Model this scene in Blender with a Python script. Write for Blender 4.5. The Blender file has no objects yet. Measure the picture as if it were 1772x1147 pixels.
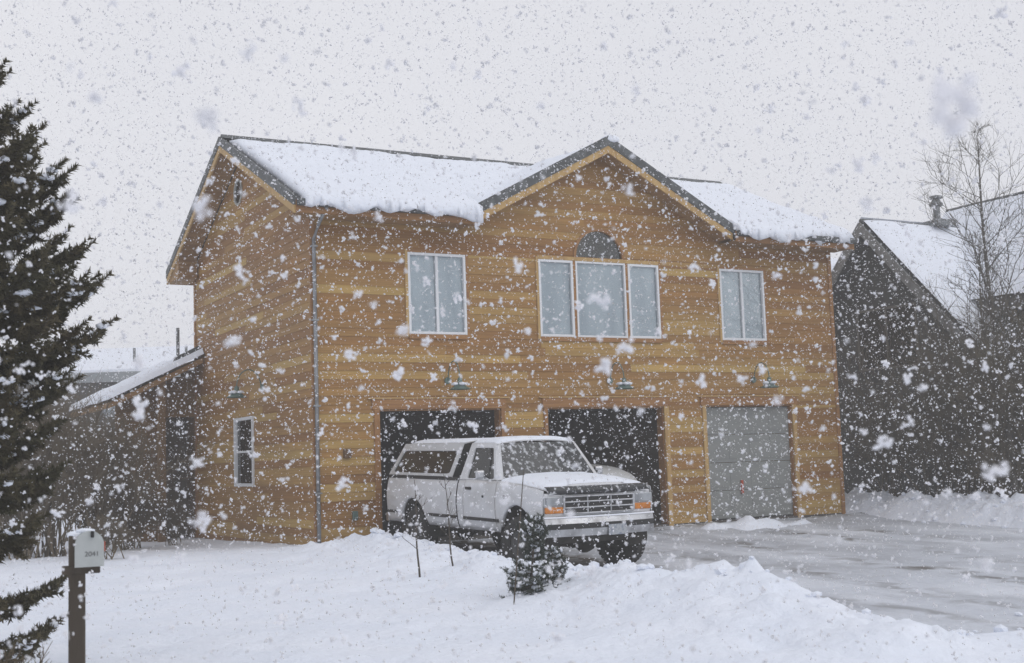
import bpy, bmesh, math, random
import numpy as np
from mathutils import Vector, Matrix
random.seed(7); rng = np.random.default_rng(11)
S = bpy.context.scene
C = S.collection
PI = math.pi

# ------------------------------------------------------------------ camera, sky, sun, exposure
CAM = np.array([-7.584, -20.982, 1.351])
YAW, PITCH, ROLL = math.radians(28.862), math.radians(5.829), math.radians(-1.953)
fw = np.array([math.sin(YAW)*math.cos(PITCH), math.cos(YAW)*math.cos(PITCH), math.sin(PITCH)])
r0 = np.array([math.cos(YAW), -math.sin(YAW), 0.0]); u0 = np.cross(r0, fw)
RT = math.cos(ROLL)*r0 + math.sin(ROLL)*u0
UP = -math.sin(ROLL)*r0 + math.cos(ROLL)*u0
cam_d = bpy.data.cameras.new('camera'); cam = bpy.data.objects.new('camera', cam_d); C.objects.link(cam)
m = Matrix(((RT[0], UP[0], -fw[0], CAM[0]), (RT[1], UP[1], -fw[1], CAM[1]), (RT[2], UP[2], -fw[2], CAM[2]), (0, 0, 0, 1)))
cam.matrix_world = m
cam_d.sensor_width = 36.0; cam_d.lens = 2197.93/1772*36; cam_d.clip_start = 0.05; cam_d.clip_end = 800
cam_d.dof.use_dof = True; cam_d.dof.focus_distance = 20.0; cam_d.dof.aperture_fstop = 4.5
S.camera = cam
def at(px, py, t):                                   # a point seen at a photograph pixel, t metres deep
    d = fw + RT*(px-886)/2197.93 - UP*(py-573.5)/2197.93
    return CAM + t*d
def to_px(P):
    d = np.asarray(P, float)-CAM; z = d@fw
    return 886+2197.93*(d@RT)/z, 573.5-2197.93*(d@UP)/z, z

SUN_EL, SUN_AZ = math.radians(42), math.radians(152)    # azimuth from +y towards +x
w = bpy.data.worlds.new('World'); S.world = w; w.use_nodes = True
nt = w.node_tree; N = nt.nodes; Lk = nt.links; N.clear()
sky = N.new('ShaderNodeTexSky'); sky.sky_type = 'NISHITA'; sky.sun_disc = False
sky.sun_elevation = SUN_EL; sky.sun_rotation = SUN_AZ; sky.air_density = 1.0; sky.dust_density = 4.0
hs = N.new('ShaderNodeHueSaturation'); hs.inputs['Saturation'].default_value = 0.12
mx = N.new('ShaderNodeMix'); mx.data_type = 'RGBA'; mx.inputs['Factor'].default_value = 0.82
ns = N.new('ShaderNodeTexNoise'); ns.inputs['Scale'].default_value = 1.6; ns.inputs['Detail'].default_value = 3
cr = N.new('ShaderNodeValToRGB')
cr.color_ramp.elements[0].position = 0.3; cr.color_ramp.elements[0].color = (8.3, 8.45, 9.2, 1)
cr.color_ramp.elements[1].position = 0.72; cr.color_ramp.elements[1].color = (9.3, 9.35, 9.9, 1)
tc = N.new('ShaderNodeTexCoord')
bg = N.new('ShaderNodeBackground'); bg.inputs['Strength'].default_value = 0.1
wo = N.new('ShaderNodeOutputWorld')
Lk.new(tc.outputs['Generated'], ns.inputs['Vector']); Lk.new(ns.outputs['Fac'], cr.inputs['Fac'])
Lk.new(sky.outputs[0], hs.inputs['Color']); Lk.new(hs.outputs[0], mx.inputs[6]); Lk.new(cr.outputs[0], mx.inputs[7])
Lk.new(mx.outputs[2], bg.inputs['Color']); Lk.new(bg.outputs[0], wo.inputs['Surface'])
sl = bpy.data.lights.new('sun', 'SUN'); sl.energy = 0.5; sl.angle = math.radians(50); sl.color = (1, 0.98, 0.95)
so = bpy.data.objects.new('sun', sl); C.objects.link(so)
sd = Vector((math.sin(SUN_AZ)*math.cos(SUN_EL), math.cos(SUN_AZ)*math.cos(SUN_EL), math.sin(SUN_EL)))
so.rotation_euler = sd.to_track_quat('Z', 'Y').to_euler(); so.location = (0, 0, 40)
S.view_settings.view_transform = 'Standard'; S.view_settings.look = 'None'; S.view_settings.gamma = 1
S.view_settings.use_curve_mapping = False; S.view_settings.exposure = -0.06
S.cycles.use_denoising = True
S.cycles.max_bounces = 6; S.cycles.diffuse_bounces = 3; S.cycles.glossy_bounces = 3; S.cycles.transmission_bounces = 4
S.cycles.transparent_max_bounces = 12; S.cycles.volume_bounces = 1
S.cycles.use_adaptive_sampling = True; S.cycles.adaptive_threshold = 0.02

# ------------------------------------------------------------------ helpers
class MB:
    def __init__(s): s.v = []; s.f = []
    def add(s, vs, fs):
        o = len(s.v); s.v += [tuple(map(float, p)) for p in vs]; s.f += [tuple(i+o for i in f) for f in fs]; return s
    def box(s, x0, x1, y0, y1, z0, z1):
        return s.add([(x0,y0,z0),(x1,y0,z0),(x1,y1,z0),(x0,y1,z0),(x0,y0,z1),(x1,y0,z1),(x1,y1,z1),(x0,y1,z1)],
                     [(0,3,2,1),(4,5,6,7),(0,1,5,4),(1,2,6,5),(2,3,7,6),(3,0,4,7)])
    def hexa(s, p):                                  # eight corners, bottom four then top four
        return s.add(p, [(0,3,2,1),(4,5,6,7),(0,1,5,4),(1,2,6,5),(2,3,7,6),(3,0,4,7)])
    def prism(s, a, b):                              # two matching loops
        n = len(a)
        return s.add(list(a)+list(b), [tuple(range(n-1,-1,-1)), tuple(range(n,2*n))]+[(i,(i+1)%n,n+(i+1)%n,n+i) for i in range(n)])
    def tube(s, pts, rad, sides=6, cap=True):
        pts = [np.array(p, float) for p in pts]; n = len(pts)
        if not hasattr(rad, '__len__'): rad = [rad]*n
        vs = []; fs = []
        for i, p in enumerate(pts):
            t = pts[min(i+1,n-1)]-pts[max(i-1,0)]; t = t/(np.linalg.norm(t)+1e-9)
            a = np.array([0,0,1.]) if abs(t[2]) < .9 else np.array([1.,0,0])
            e = np.cross(t, a); e /= np.linalg.norm(e)+1e-9; g = np.cross(e, t)
            for k in range(sides):
                q = 2*PI*k/sides; vs.append(p+rad[i]*(math.cos(q)*e+math.sin(q)*g))
        for i in range(n-1):
            for k in range(sides):
                k2 = (k+1)%sides; fs.append((i*sides+k, i*sides+k2, (i+1)*sides+k2, (i+1)*sides+k))
        if cap: fs += [tuple(range(sides-1,-1,-1)), tuple((n-1)*sides+k for k in range(sides))]
        return s.add(vs, fs)
    def lathe(s, prof, o=(0,0,0), axis='z', sides=24):  # prof: (r, h) list
        vs = []; fs = []; n = len(prof)
        for r, h in prof:
            for k in range(sides):
                q = 2*PI*k/sides; a, b = r*math.cos(q), r*math.sin(q)
                p = {'z': (a,b,h), 'y': (a,h,b), 'x': (h,a,b)}[axis]
                vs.append((p[0]+o[0], p[1]+o[1], p[2]+o[2]))
        for i in range(n-1):
            for k in range(sides):
                k2 = (k+1)%sides; fs.append((i*sides+k, i*sides+k2, (i+1)*sides+k2, (i+1)*sides+k))
        return s.add(vs, fs)
    def grid(s, P):                                  # P[i][j] points
        n, mm = len(P), len(P[0]); fs = []
        for i in range(n-1):
            for j in range(mm-1): fs.append((i*mm+j, (i+1)*mm+j, (i+1)*mm+j+1, i*mm+j+1))
        return s.add([p for row in P for p in row], fs)
    def ring(s, A, B):                               # strip between two matching closed loops
        n = len(A)
        return s.add(list(A)+list(B), [(i,(i+1)%n,n+(i+1)%n,n+i) for i in range(n)])
    def build(s, name, mat, parent=None, smooth=False, bevel=0, solid=0, weld=False, subsurf=0, angle=None):
        me = bpy.data.meshes.new(name); me.from_pydata(s.v, [], s.f)
        bm = bmesh.new(); bm.from_mesh(me)
        if weld: bmesh.ops.remove_doubles(bm, verts=bm.verts, dist=1e-4)
        bmesh.ops.recalc_face_normals(bm, faces=bm.faces); bm.to_mesh(me); bm.free()
        if smooth: me.shade_smooth()
        return link(name, me, mat, parent, bevel, solid, subsurf, angle)
def link(name, me, mat, parent=None, bevel=0, solid=0, subsurf=0, angle=None):
    o = bpy.data.objects.new(name, me); C.objects.link(o)
    if mat: me.materials.append(mat)
    if parent: o.parent = parent
    if solid:
        q = o.modifiers.new('solid', 'SOLIDIFY'); q.thickness = solid; q.offset = 0
    if subsurf:
        q = o.modifiers.new('sub', 'SUBSURF'); q.levels = subsurf; q.render_levels = subsurf
    if bevel:
        q = o.modifiers.new('bevel', 'BEVEL'); q.width = bevel; q.segments = 2; q.limit_method = 'ANGLE'; q.angle_limit = math.radians(40)
    return o
def np_mesh(name, V, T, mat, parent=None, smooth=False):   # numpy triangles or quads
    me = bpy.data.meshes.new(name); k = T.shape[1]
    me.vertices.add(len(V)); me.vertices.foreach_set('co', np.ascontiguousarray(V, dtype=np.float32).ravel())
    me.loops.add(T.size); me.loops.foreach_set('vertex_index', np.ascontiguousarray(T, dtype=np.int32).ravel())
    me.polygons.add(len(T)); me.polygons.foreach_set('loop_start', np.arange(0, T.size, k, dtype=np.int32))
    me.polygons.foreach_set('loop_total', np.full(len(T), k, dtype=np.int32))
    me.update(calc_edges=True)
    if smooth: me.shade_smooth()
    return link(name, me, mat, parent)
def tag(o, label=None, cat=None, group=None, kind=None):
    for k, v in (('label',label),('category',cat),('group',group),('kind',kind)):
        if v: o[k] = v
    return o
def empty(name, loc=(0,0,0), rot=(0,0,0)):
    o = bpy.data.objects.new(name, None); C.objects.link(o); o.location = loc; o.rotation_euler = rot; o.empty_display_size = .2
    return o
# lattice noise
_perm = np.random.default_rng(3).random((256,256))
def vnoise(x, y, sc=1.0, seed=0):
    x = np.asarray(x, float)*sc+seed*17.3; y = np.asarray(y, float)*sc+seed*9.1
    xi = np.floor(x).astype(int); yi = np.floor(y).astype(int); fx = x-xi; fy = y-yi
    fx = fx*fx*(3-2*fx); fy = fy*fy*(3-2*fy)
    g = lambda a, b: _perm[a & 255, b & 255]
    return (g(xi,yi)*(1-fx)+g(xi+1,yi)*fx)*(1-fy)+(g(xi,yi+1)*(1-fx)+g(xi+1,yi+1)*fx)*fy-.5
def fbm(x, y, sc, oct=4, seed=0, gain=.5):
    t = 0; a = 1
    for i in range(oct): t = t+a*vnoise(x, y, sc*2**i, seed+i); a *= gain
    return t
def sstep(a, b, x):
    t = np.clip((np.asarray(x, float)-a)/(b-a), 0, 1); return t*t*(3-2*t)

# ------------------------------------------------------------------ materials
def mat(name, color=(.5,.5,.5), rough=.6, metal=0.0, spec=.4, noise=None, bump=None, objrand=None, coord='Object', trans=0.0):
    """noise=(scale3, color2, lo, hi, detail): second colour laid over through a noise mask; bump=(scale3, strength, dist)"""
    mt = bpy.data.materials.new(name); mt.use_nodes = True; t = mt.node_tree; n = t.nodes; l = t.links
    b = n['Principled BSDF']; b.inputs['Roughness'].default_value = rough; b.inputs['Metallic'].default_value = metal
    b.inputs['Specular IOR Level'].default_value = spec
    b.inputs['Base Color'].default_value = (*color, 1)
    col = None
    tcn = n.new('ShaderNodeTexCoord'); geo = n.new('ShaderNodeNewGeometry')
    src = geo.outputs['Position'] if coord == 'World' else tcn.outputs['Object']
    if objrand:
        oi = n.new('ShaderNodeObjectInfo'); rp = n.new('ShaderNodeValToRGB'); rp.color_ramp.interpolation = 'LINEAR'
        el = rp.color_ramp.elements
        while len(el) < len(objrand): el.new(.5)
        for i, (p, cc) in enumerate(objrand): el[i].position = p; el[i].color = (*cc, 1)
        l.new(oi.outputs['Random'], rp.inputs['Fac']); col = rp.outputs['Color']
    for k, nz in enumerate(noise if isinstance(noise, list) else ([noise] if noise else [])):
        sc, c2, lo, hi, det = nz
        mp = n.new('ShaderNodeMapping'); mp.inputs['Scale'].default_value = sc; mp.inputs['Location'].default_value = (k*3.1, k*1.7, k*5.3); l.new(src, mp.inputs['Vector'])
        tx = n.new('ShaderNodeTexNoise'); tx.inputs['Scale'].default_value = 1; tx.inputs['Detail'].default_value = det; l.new(mp.outputs[0], tx.inputs['Vector'])
        mr = n.new('ShaderNodeMapRange'); mr.inputs['From Min'].default_value = lo; mr.inputs['From Max'].default_value = hi; l.new(tx.outputs['Fac'], mr.inputs['Value'])
        mm = n.new('ShaderNodeMix'); mm.data_type = 'RGBA'; l.new(mr.outputs[0], mm.inputs['Factor'])
        if len(c2) == 4:                              # (r,g,b,'mul')
            mm.blend_type = 'MULTIPLY'
        if col: l.new(col, mm.inputs[6])
        else: mm.inputs[6].default_value = (*color, 1)
        mm.inputs[7].default_value = (*c2[:3], 1); col = mm.outputs[2]
    if col: l.new(col, b.inputs['Base Color'])
    if bump:
        mp = n.new('ShaderNodeMapping'); mp.inputs['Scale'].default_value = bump[0]; l.new(src, mp.inputs['Vector'])
        tx = n.new('ShaderNodeTexNoise'); tx.inputs['Scale'].default_value = 1; tx.inputs['Detail'].default_value = 5; l.new(mp.outputs[0], tx.inputs['Vector'])
        bp = n.new('ShaderNodeBump'); bp.inputs['Strength'].default_value = bump[1]; bp.inputs['Distance'].default_value = bump[2]
        l.new(tx.outputs['Fac'], bp.inputs['Height']); l.new(bp.outputs[0], b.inputs['Normal'])
    if trans:
        tl = n.new('ShaderNodeBsdfTranslucent'); tl.inputs['Color'].default_value = (*color, 1)
        ms = n.new('ShaderNodeMixShader'); ms.inputs[0].default_value = trans
        l.new(b.outputs[0], ms.inputs[1]); l.new(tl.outputs[0], ms.inputs[2]); l.new(ms.outputs[0], n['Material Output'].inputs['Surface'])
    return mt
def glass_mat(name, tint=(.93,.96,.96), refl=1.0):
    mt = bpy.data.materials.new(name); mt.use_nodes = True; t = mt.node_tree; n = t.nodes; l = t.links
    n.remove(n['Principled BSDF']); tr = n.new('ShaderNodeBsdfTransparent'); tr.inputs['Color'].default_value = (*tint, 1)
    gl = n.new('ShaderNodeBsdfGlossy'); gl.inputs['Roughness'].default_value = .03
    fr = n.new('ShaderNodeFresnel'); fr.inputs['IOR'].default_value = 1.5
    ms = n.new('ShaderNodeMixShader'); l.new(fr.outputs[0], ms.inputs[0]); l.new(tr.outputs[0], ms.inputs[1]); l.new(gl.outputs[0], ms.inputs[2])
    l.new(ms.outputs[0], n['Material Output'].inputs['Surface'])
    return mt
SNOW = (.82,.855,.93)
M = {}
M['snow'] = mat('snow', SNOW, .9, spec=.2, coord='World', noise=((1.3,1.3,1.3), (.77,.815,.90), .35, .7, 4), bump=((9,9,9), .6, .06))
M['roof_snow'] = mat('roof_snow', (.80,.835,.905), .9, spec=.2, coord='World', bump=((6,6,6), .35, .05))
M['flake'] = mat('flake', (.95,.95,.97), .9, spec=.1, trans=.46)
CED = [(0,(.25,.121,.036)), (.16,(.305,.160,.048)), (.34,(.345,.195,.060)), (.52,(.275,.140,.042)), (.7,(.365,.214,.068)), (.87,(.47,.315,.104)), (1,(.265,.132,.039))]
M['cedar_x'] = mat('cedar_x', rough=.62, spec=.3, objrand=CED, coord='World',
                   noise=[((.9,1,55), (.72,.66,.60,1), .42, .75, 5), ((.7,1,5), (1.25,1.2,1.1,1), .5, .8, 2)], bump=((1.5,1,70), .25, .01))
M['cedar_y'] = mat('cedar_y', rough=.62, spec=.3, objrand=CED, coord='World',
                   noise=[((1,.9,55), (.72,.66,.60,1), .42, .75, 5), ((1,.7,5), (1.25,1.2,1.1,1), .5, .8, 2)], bump=((1,1.5,70), .25, .01))
M['trim_wood'] = mat('trim_wood', (.50,.33,.13), .6, coord='World', noise=((14,14,1.2), (.36,.21,.075), .4, .75, 4))
M['header_wood'] = mat('header_wood', (.34,.17,.055), .6, coord='World', noise=((1.2,14,30), (.22,.10,.035), .4, .75, 4))
M['soffit'] = mat('soffit', (.34,.20,.08), .7, coord='World', noise=((2,2,30), (.22,.12,.05), .4, .75, 4))
M['sheath'] = mat('sheath', (.12,.07,.035), .9)
M['roof_edge'] = mat('roof_edge', (.060,.066,.068), .55, noise=((7,7,7), (.13,.14,.145), .45, .7, 4))
M['shingle'] = mat('shingle', (.07,.075,.08), .9, noise=((9,9,9), (.12,.12,.12), .4, .7, 4))
M['vinyl'] = mat('vinyl', (.74,.76,.78), .4)
M['glass'] = glass_mat('glass'); M['oval'] = mat('oval', (.40,.40,.37), .6)
M['blind'] = mat('blind', (.84,.88,.95), .8, coord='World', noise=((2.6,1,.5), (.66,.71,.79), .38, .68, 3))
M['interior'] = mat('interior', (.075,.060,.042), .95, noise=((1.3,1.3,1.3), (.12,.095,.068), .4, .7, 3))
M['slab'] = mat('slab', (.12,.11,.10), .8, coord='World', noise=((2,2,2), (.06,.055,.05), .4, .7, 4))
M['door_grey'] = mat('door_grey', (.25,.26,.25), .6, noise=((3,3,9), (.22,.23,.225), .4, .7, 4))
M['red'] = mat('red', (.42,.07,.03), .5)
M['galv'] = mat('galv', (.30,.31,.32), .45, .6, noise=((6,6,6), (.18,.18,.18), .4, .7, 3))
M['rim'] = mat('rim', (.10,.10,.10), .6, .3, noise=((9,9,9), (.05,.047,.043), .4, .7, 4))
M['lamp_green'] = mat('lamp_green', (.10,.16,.14), .4, .3, noise=((9,9,9), (.2,.24,.23), .5, .8, 3))
M['lamp_white'] = mat('lamp_white', (.75,.75,.72), .4)
M['truck'] = mat('truck', (.64,.65,.67), .3, spec=.5, noise=[((2.2,2.2,3.2), (.50,.50,.50), .46, .78, 5), ((1.2,1.2,5), (.40,.39,.37), .60, .80, 6)])
M['truck_cap'] = mat('truck_cap', (.55,.56,.57), .4, noise=((2,2,3), (.44,.44,.44), .45, .75, 4))
M['tglass'] = mat('tglass', (.016,.015,.012), .12, spec=.35)
M['wglass'] = mat('wglass', (.02,.022,.024), .12, spec=.6, noise=[((13,13,13), (.55,.57,.60), .53, .70, 7)])
M['chrome'] = mat('chrome', (.55,.56,.58), .3, .85, noise=((5,5,5), (.30,.30,.31), .45, .7, 4))
M['black'] = mat('black', (.02,.02,.02), .55)
M['bug'] = mat('bug', (.03,.032,.035), .35, noise=((14,14,14), (.6,.62,.65), .55, .68, 6))
M['rubber'] = mat('rubber', (.022,.021,.02), .85, noise=((16,16,16), (.05,.047,.043), .4, .75, 4))
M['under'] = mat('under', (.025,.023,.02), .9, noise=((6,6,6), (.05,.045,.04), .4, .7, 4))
M['lens'] = mat('lens', (.42,.44,.46), .15, .3, noise=((18,4,3), (.24,.25,.26), .4, .65, 2))
M['amber'] = mat('amber', (.62,.22,.03), .25, noise=((14,14,14), (.40,.13,.02), .4, .7, 2))
M['plate'] = mat('plate', (.40,.42,.44), .5, noise=((22,22,22), (.24,.27,.33), .48, .6, 3))
M['silver'] = mat('silver', (.52,.53,.53), .3, noise=((2,2,2), (.46,.46,.46), .4, .7, 3))
M['nb_wall'] = mat('nb_wall', (.070,.074,.070), .8, coord='World', noise=[((.6,.6,.6), (.054,.058,.055), .4, .7, 4), ((1,1.2,26), (.045,.046,.043), .5, .8, 3)])
M['nb_trim'] = mat('nb_trim', (.24,.245,.24), .7, noise=((5,5,5), (.17,.17,.165), .4, .7, 3))
M['nb_white'] = mat('nb_white', (.70,.71,.72), .6)
M['nb_frame'] = mat('nb_frame', (.16,.15,.13), .7)
M['vent'] = mat('vent', (.16,.17,.175), .6, noise=((20,20,20), (.4,.42,.44), .55, .7, 3))
M['far_wall'] = mat('far_wall', (.10,.10,.095), .9)
M['far_fascia'] = mat('far_fascia', (.26,.28,.29), .8)
M['far_glass'] = mat('far_glass', (.30,.34,.37), .2)
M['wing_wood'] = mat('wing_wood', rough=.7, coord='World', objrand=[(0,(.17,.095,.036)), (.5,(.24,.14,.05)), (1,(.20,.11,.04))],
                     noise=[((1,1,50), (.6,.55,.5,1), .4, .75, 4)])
M['needle'] = mat('needle', (.066,.060,.030), .8, noise=((3,3,3), (.098,.078,.042), .4, .7, 3))
M['needle2'] = mat('needle2', (.045,.062,.045), .8, noise=((9,9,9), (.075,.085,.07), .4, .7, 3))
M['bark'] = mat('bark', (.06,.048,.036), .9, noise=((5,5,18), (.10,.085,.07), .4, .7, 4))
M['aspen'] = mat('aspen', (.13,.12,.105), .9, noise=((4,4,20), (.08,.072,.06), .4, .7, 4))
M['twig'] = mat('twig', (.135,.105,.068), .9, noise=((2,2,2), (.19,.155,.105), .4, .7, 3))
M['twig2'] = mat('twig2', (.115,.095,.066), .9, noise=((2,2,2), (.17,.145,.10), .4, .7, 3))
M['post_wood'] = mat('post_wood', (.058,.046,.034), .9, noise=((9,9,1.5), (.12,.098,.075), .4, .75, 5), bump=((30,30,3), .4, .02))
M['mail'] = mat('mail', (.42,.44,.43), .5, noise=((7,7,7), (.34,.36,.35), .4, .7, 3))
M['ink'] = mat('ink', (.10,.10,.10), .7)

# driveway: packed snow over slush, brown wheel tracks, painted shadow below the truck
def drive_mat():
    mt = bpy.data.materials.new('driveway'); mt.use_nodes = True; t = mt.node_tree; n = t.nodes; l = t.links; b = n['Principled BSDF']
    g = n.new('ShaderNodeNewGeometry')
    def noise(scale, rot, det, lo, hi):
        mp = n.new('ShaderNodeMapping'); mp.inputs['Scale'].default_value = scale; mp.inputs['Rotation'].default_value = (0,0,rot); l.new(g.outputs['Position'], mp.inputs['Vector'])
        x = n.new('ShaderNodeTexNoise'); x.inputs['Scale'].default_value = 1; x.inputs['Detail'].default_value = det; l.new(mp.outputs[0], x.inputs['Vector'])
        r = n.new('ShaderNodeMapRange'); r.inputs['From Min'].default_value = lo; r.inputs['From Max'].default_value = hi; l.new(x.outputs['Fac'], r.inputs['Value']); return r.outputs[0]
    a = noise((.8,.30,1), .2, 9, .44, .60); c = noise((3.2,2.0,1), .3, 10, .47, .58); d = noise((.9,.9,1), 0, 5, .40, .68)
    at_ = n.new('ShaderNodeAttribute'); at_.attribute_name = 'track_shade'
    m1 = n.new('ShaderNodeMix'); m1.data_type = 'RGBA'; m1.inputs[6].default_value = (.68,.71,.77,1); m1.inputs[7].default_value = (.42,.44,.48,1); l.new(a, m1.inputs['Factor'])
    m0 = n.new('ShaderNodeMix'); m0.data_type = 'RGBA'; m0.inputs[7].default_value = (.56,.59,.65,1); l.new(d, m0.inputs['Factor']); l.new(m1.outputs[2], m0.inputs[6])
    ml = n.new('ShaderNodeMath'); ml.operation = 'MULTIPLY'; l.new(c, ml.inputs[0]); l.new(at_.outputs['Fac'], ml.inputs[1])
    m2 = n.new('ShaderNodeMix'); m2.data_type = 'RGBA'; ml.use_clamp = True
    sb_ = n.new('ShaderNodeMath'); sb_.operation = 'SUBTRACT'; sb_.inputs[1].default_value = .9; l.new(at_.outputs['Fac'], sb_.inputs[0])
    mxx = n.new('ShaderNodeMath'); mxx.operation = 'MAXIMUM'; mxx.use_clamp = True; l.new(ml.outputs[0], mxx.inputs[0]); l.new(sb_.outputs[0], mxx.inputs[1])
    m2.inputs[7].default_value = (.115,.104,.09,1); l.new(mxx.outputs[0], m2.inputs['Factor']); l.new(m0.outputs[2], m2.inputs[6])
    l.new(m2.outputs[2], b.inputs['Base Color']); b.inputs['Roughness'].default_value = .6; b.inputs['Specular IOR Level'].default_value = .35
    mp = n.new('ShaderNodeMapping'); mp.inputs['Scale'].default_value = (9,4,9); l.new(g.outputs['Position'], mp.inputs['Vector'])
    x = n.new('ShaderNodeTexNoise'); x.inputs['Scale'].default_value = 1; x.inputs['Detail'].default_value = 5; l.new(mp.outputs[0], x.inputs['Vector'])
    bp = n.new('ShaderNodeBump'); bp.inputs['Strength'].default_value = .8; bp.inputs['Distance'].default_value = .07; l.new(x.outputs['Fac'], bp.inputs['Height']); l.new(bp.outputs[0], b.inputs['Normal'])
    return mt
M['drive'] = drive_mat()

# ------------------------------------------------------------------ ground
CY = np.array([-14.5,-13.5,-13,-12.5,-12,-11.7,-11.4,-10.9,-10.5,-10,-9,-8.2,-6.1,-4.5,-3.1,-1.9,-.4,.4])
CZ = np.array([-.22,-.06,-.07,-.03,.04,.17,.17,.21,.22,.18,.09,.07,.10,.18,.25,.20,.02,-.05])
def drive_z(x, y):
    return np.interp(y, [-30,-14,-12.5,-5,-1.5,0,3], [-.42,-.40,-.34,-.255,-.15,-.03,-.03])
def ground_z(x, y):
    x = np.asarray(x, float); y = np.asarray(y, float)
    base = np.interp(y, [-40,-15,-13,-8,-1,8,20,160], [-.42,-.38,-.25,-.10,.0,-.12,-.1,.3])
    base = base + .06*fbm(x, y, .35, 3, 5) + .015*fbm(x, y, 2.2, 3, 8)
    # left verge bank beside the driveway
    cz = np.interp(y, CY, CZ)
    xc = .25+.25*vnoise(y, y*0, .6, 2)
    wl = 1.25+.4*vnoise(y, y*0, .5, 4); wr = .42
    dx = x-xc; prof = np.where(dx < 0, np.exp(-(dx/wl)**2), np.exp(-(dx/wr)**2))
    on = sstep(-14.6,-13.6,y)*(1-sstep(.0,.6,y))
    lump = .05*fbm(x, y, 1.1, 2, 19)+.12*fbm(x, y, 2.4, 5, 12, .6)+.085*np.abs(fbm(x, y, 5.0, 3, 15, .6))
    z = base+(np.maximum(cz-base, 0)+lump)*prof*on
    z = z+.045*fbm(x, y, 1.3, 5, 21, .55)*sstep(-15,-12,y)+.022*np.abs(fbm(x, y, 3.5, 3, 25))*prof*on
    # driveway trench
    dm = sstep(.75,1.15,x+.12*fbm(x, y, 1.1, 3, 33))*(1-sstep(12.2,12.8,x))*sstep(-13.4,-12.2,y+.35*fbm(x, y, .9, 3, 31))*(1-sstep(.3,.7,y))
    z = z*(1-dm)+(drive_z(x, y)-.10)*dm
    # right bank
    rb = np.exp(-((x-13.3-.3*vnoise(y, y*0, .5, 9))/.8)**2)*sstep(-9,-6.5,y)*(1-sstep(1.5,3,y))
    z = z+rb*(.27+.26*fbm(x, y, 2.0, 5, 41, .6)+.16*np.abs(fbm(x, y, 4.5, 3, 44)))
    # small shovelled pile by the third door
    for px, py, rr, hh in ((8.55,-.95,.42,.17), (9.15,-1.0,.38,.15), (7.9,-.75,.3,.07), (10.0,-.9,.4,.06)):
        z = z+(hh+.1)*np.exp(-(((x-px)/rr)**2+((y-py)/.3)**2))*(1+.5*fbm(x, y, 4, 3, 51))
    rp = np.random.default_rng(77)
    for k in range(70):
        fx, fy = rp.uniform(-6, .2), rp.uniform(-14, -2)
        rr, hh = rp.uniform(.10,.28), rp.uniform(.015,.05); z = z-hh*np.exp(-(((x-fx)/rr)**2+((y-fy)/rr)**2))
    for k in range(60):
        fx, fy = .25+rp.normal(0,.45), rp.uniform(-12.5, -.6)
        rr, hh = rp.uniform(.06,.16), rp.uniform(.03,.09); z = z+hh*np.exp(-((((x-fx)**2+(y-fy)**2)/rr**2)**1.4))*(1-dm)
    # under the house
    ins = sstep(.02,.12,x)*(1-sstep(11.9,12.0,x))*sstep(.02,.12,y)*(1-sstep(7.5,7.6,y))
    z = z*(1-ins)+(-.35)*ins
    # plough ridges along the street edge
    z = z+.05*np.exp(-((y+14.6+.05*x)/.35)**2)+.035*np.exp(-((y+15.5+.06*x)/.25)**2)
    return z
def axis(lo, hi, step, far):
    a = list(np.arange(lo, hi+step/2, step)); d = step
    while a[-1] < far: d *= 1.35; a.append(min(a[-1]+d, far))
    d = step
    while a[0] > -far: d *= 1.35; a.insert(0, max(a[0]-d, -far))
    return np.array(a)
def sheet(name, xs, ys, zf, mt):
    X, Y = np.meshgrid(xs, ys, indexing='ij'); Z = zf(X, Y)
    V = np.stack([X, Y, Z], -1).reshape(-1, 3); n, k = X.shape
    i = np.arange(n-1)[:,None]*k+np.arange(k-1)[None,:]
    F = np.stack([i, i+k, i+k+1, i+1], -1).reshape(-1, 4)
    return np_mesh(name, V, F, mt, smooth=True), X, Y
g, _, _ = sheet('snow_ground', axis(-9, 16, .06, 150), axis(-16, 2, .06, 150), ground_z, M['snow'])
tag(g, 'deep white snow covering the yard, verge and street', 'snow', kind='structure')
dsurf = lambda X, Y: drive_z(X, Y)+.02*np.abs(fbm(X, Y, 3.2, 3, 66))+.03*fbm(X, Y, .9, 5, 61, .6)+.03*fbm(X*2.2, Y*.6, 1.2, 4, 63, .6)
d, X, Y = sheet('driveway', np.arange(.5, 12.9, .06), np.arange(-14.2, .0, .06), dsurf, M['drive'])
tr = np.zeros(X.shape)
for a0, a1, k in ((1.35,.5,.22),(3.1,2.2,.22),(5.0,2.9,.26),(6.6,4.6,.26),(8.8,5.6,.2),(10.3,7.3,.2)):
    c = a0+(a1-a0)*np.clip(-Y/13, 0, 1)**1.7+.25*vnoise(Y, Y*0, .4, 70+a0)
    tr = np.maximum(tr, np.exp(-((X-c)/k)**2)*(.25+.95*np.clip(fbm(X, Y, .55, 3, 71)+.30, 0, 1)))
tr = np.maximum(tr, 1.9*np.exp(-((X-1.75)/1.5)**6)*np.exp(-((Y+2.7)/3.1)**6))      # wet ground and the truck's shadow, painted dark beneath it
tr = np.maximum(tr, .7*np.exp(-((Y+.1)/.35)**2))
at_ = d.data.attributes.new('track_shade', 'FLOAT', 'POINT'); at_.data.foreach_set('value', np.clip(tr, 0, 2.5).astype(np.float32).ravel())
tag(d, 'grey packed snow driveway with slushy wheel tracks', 'driveway', kind='structure')

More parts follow.
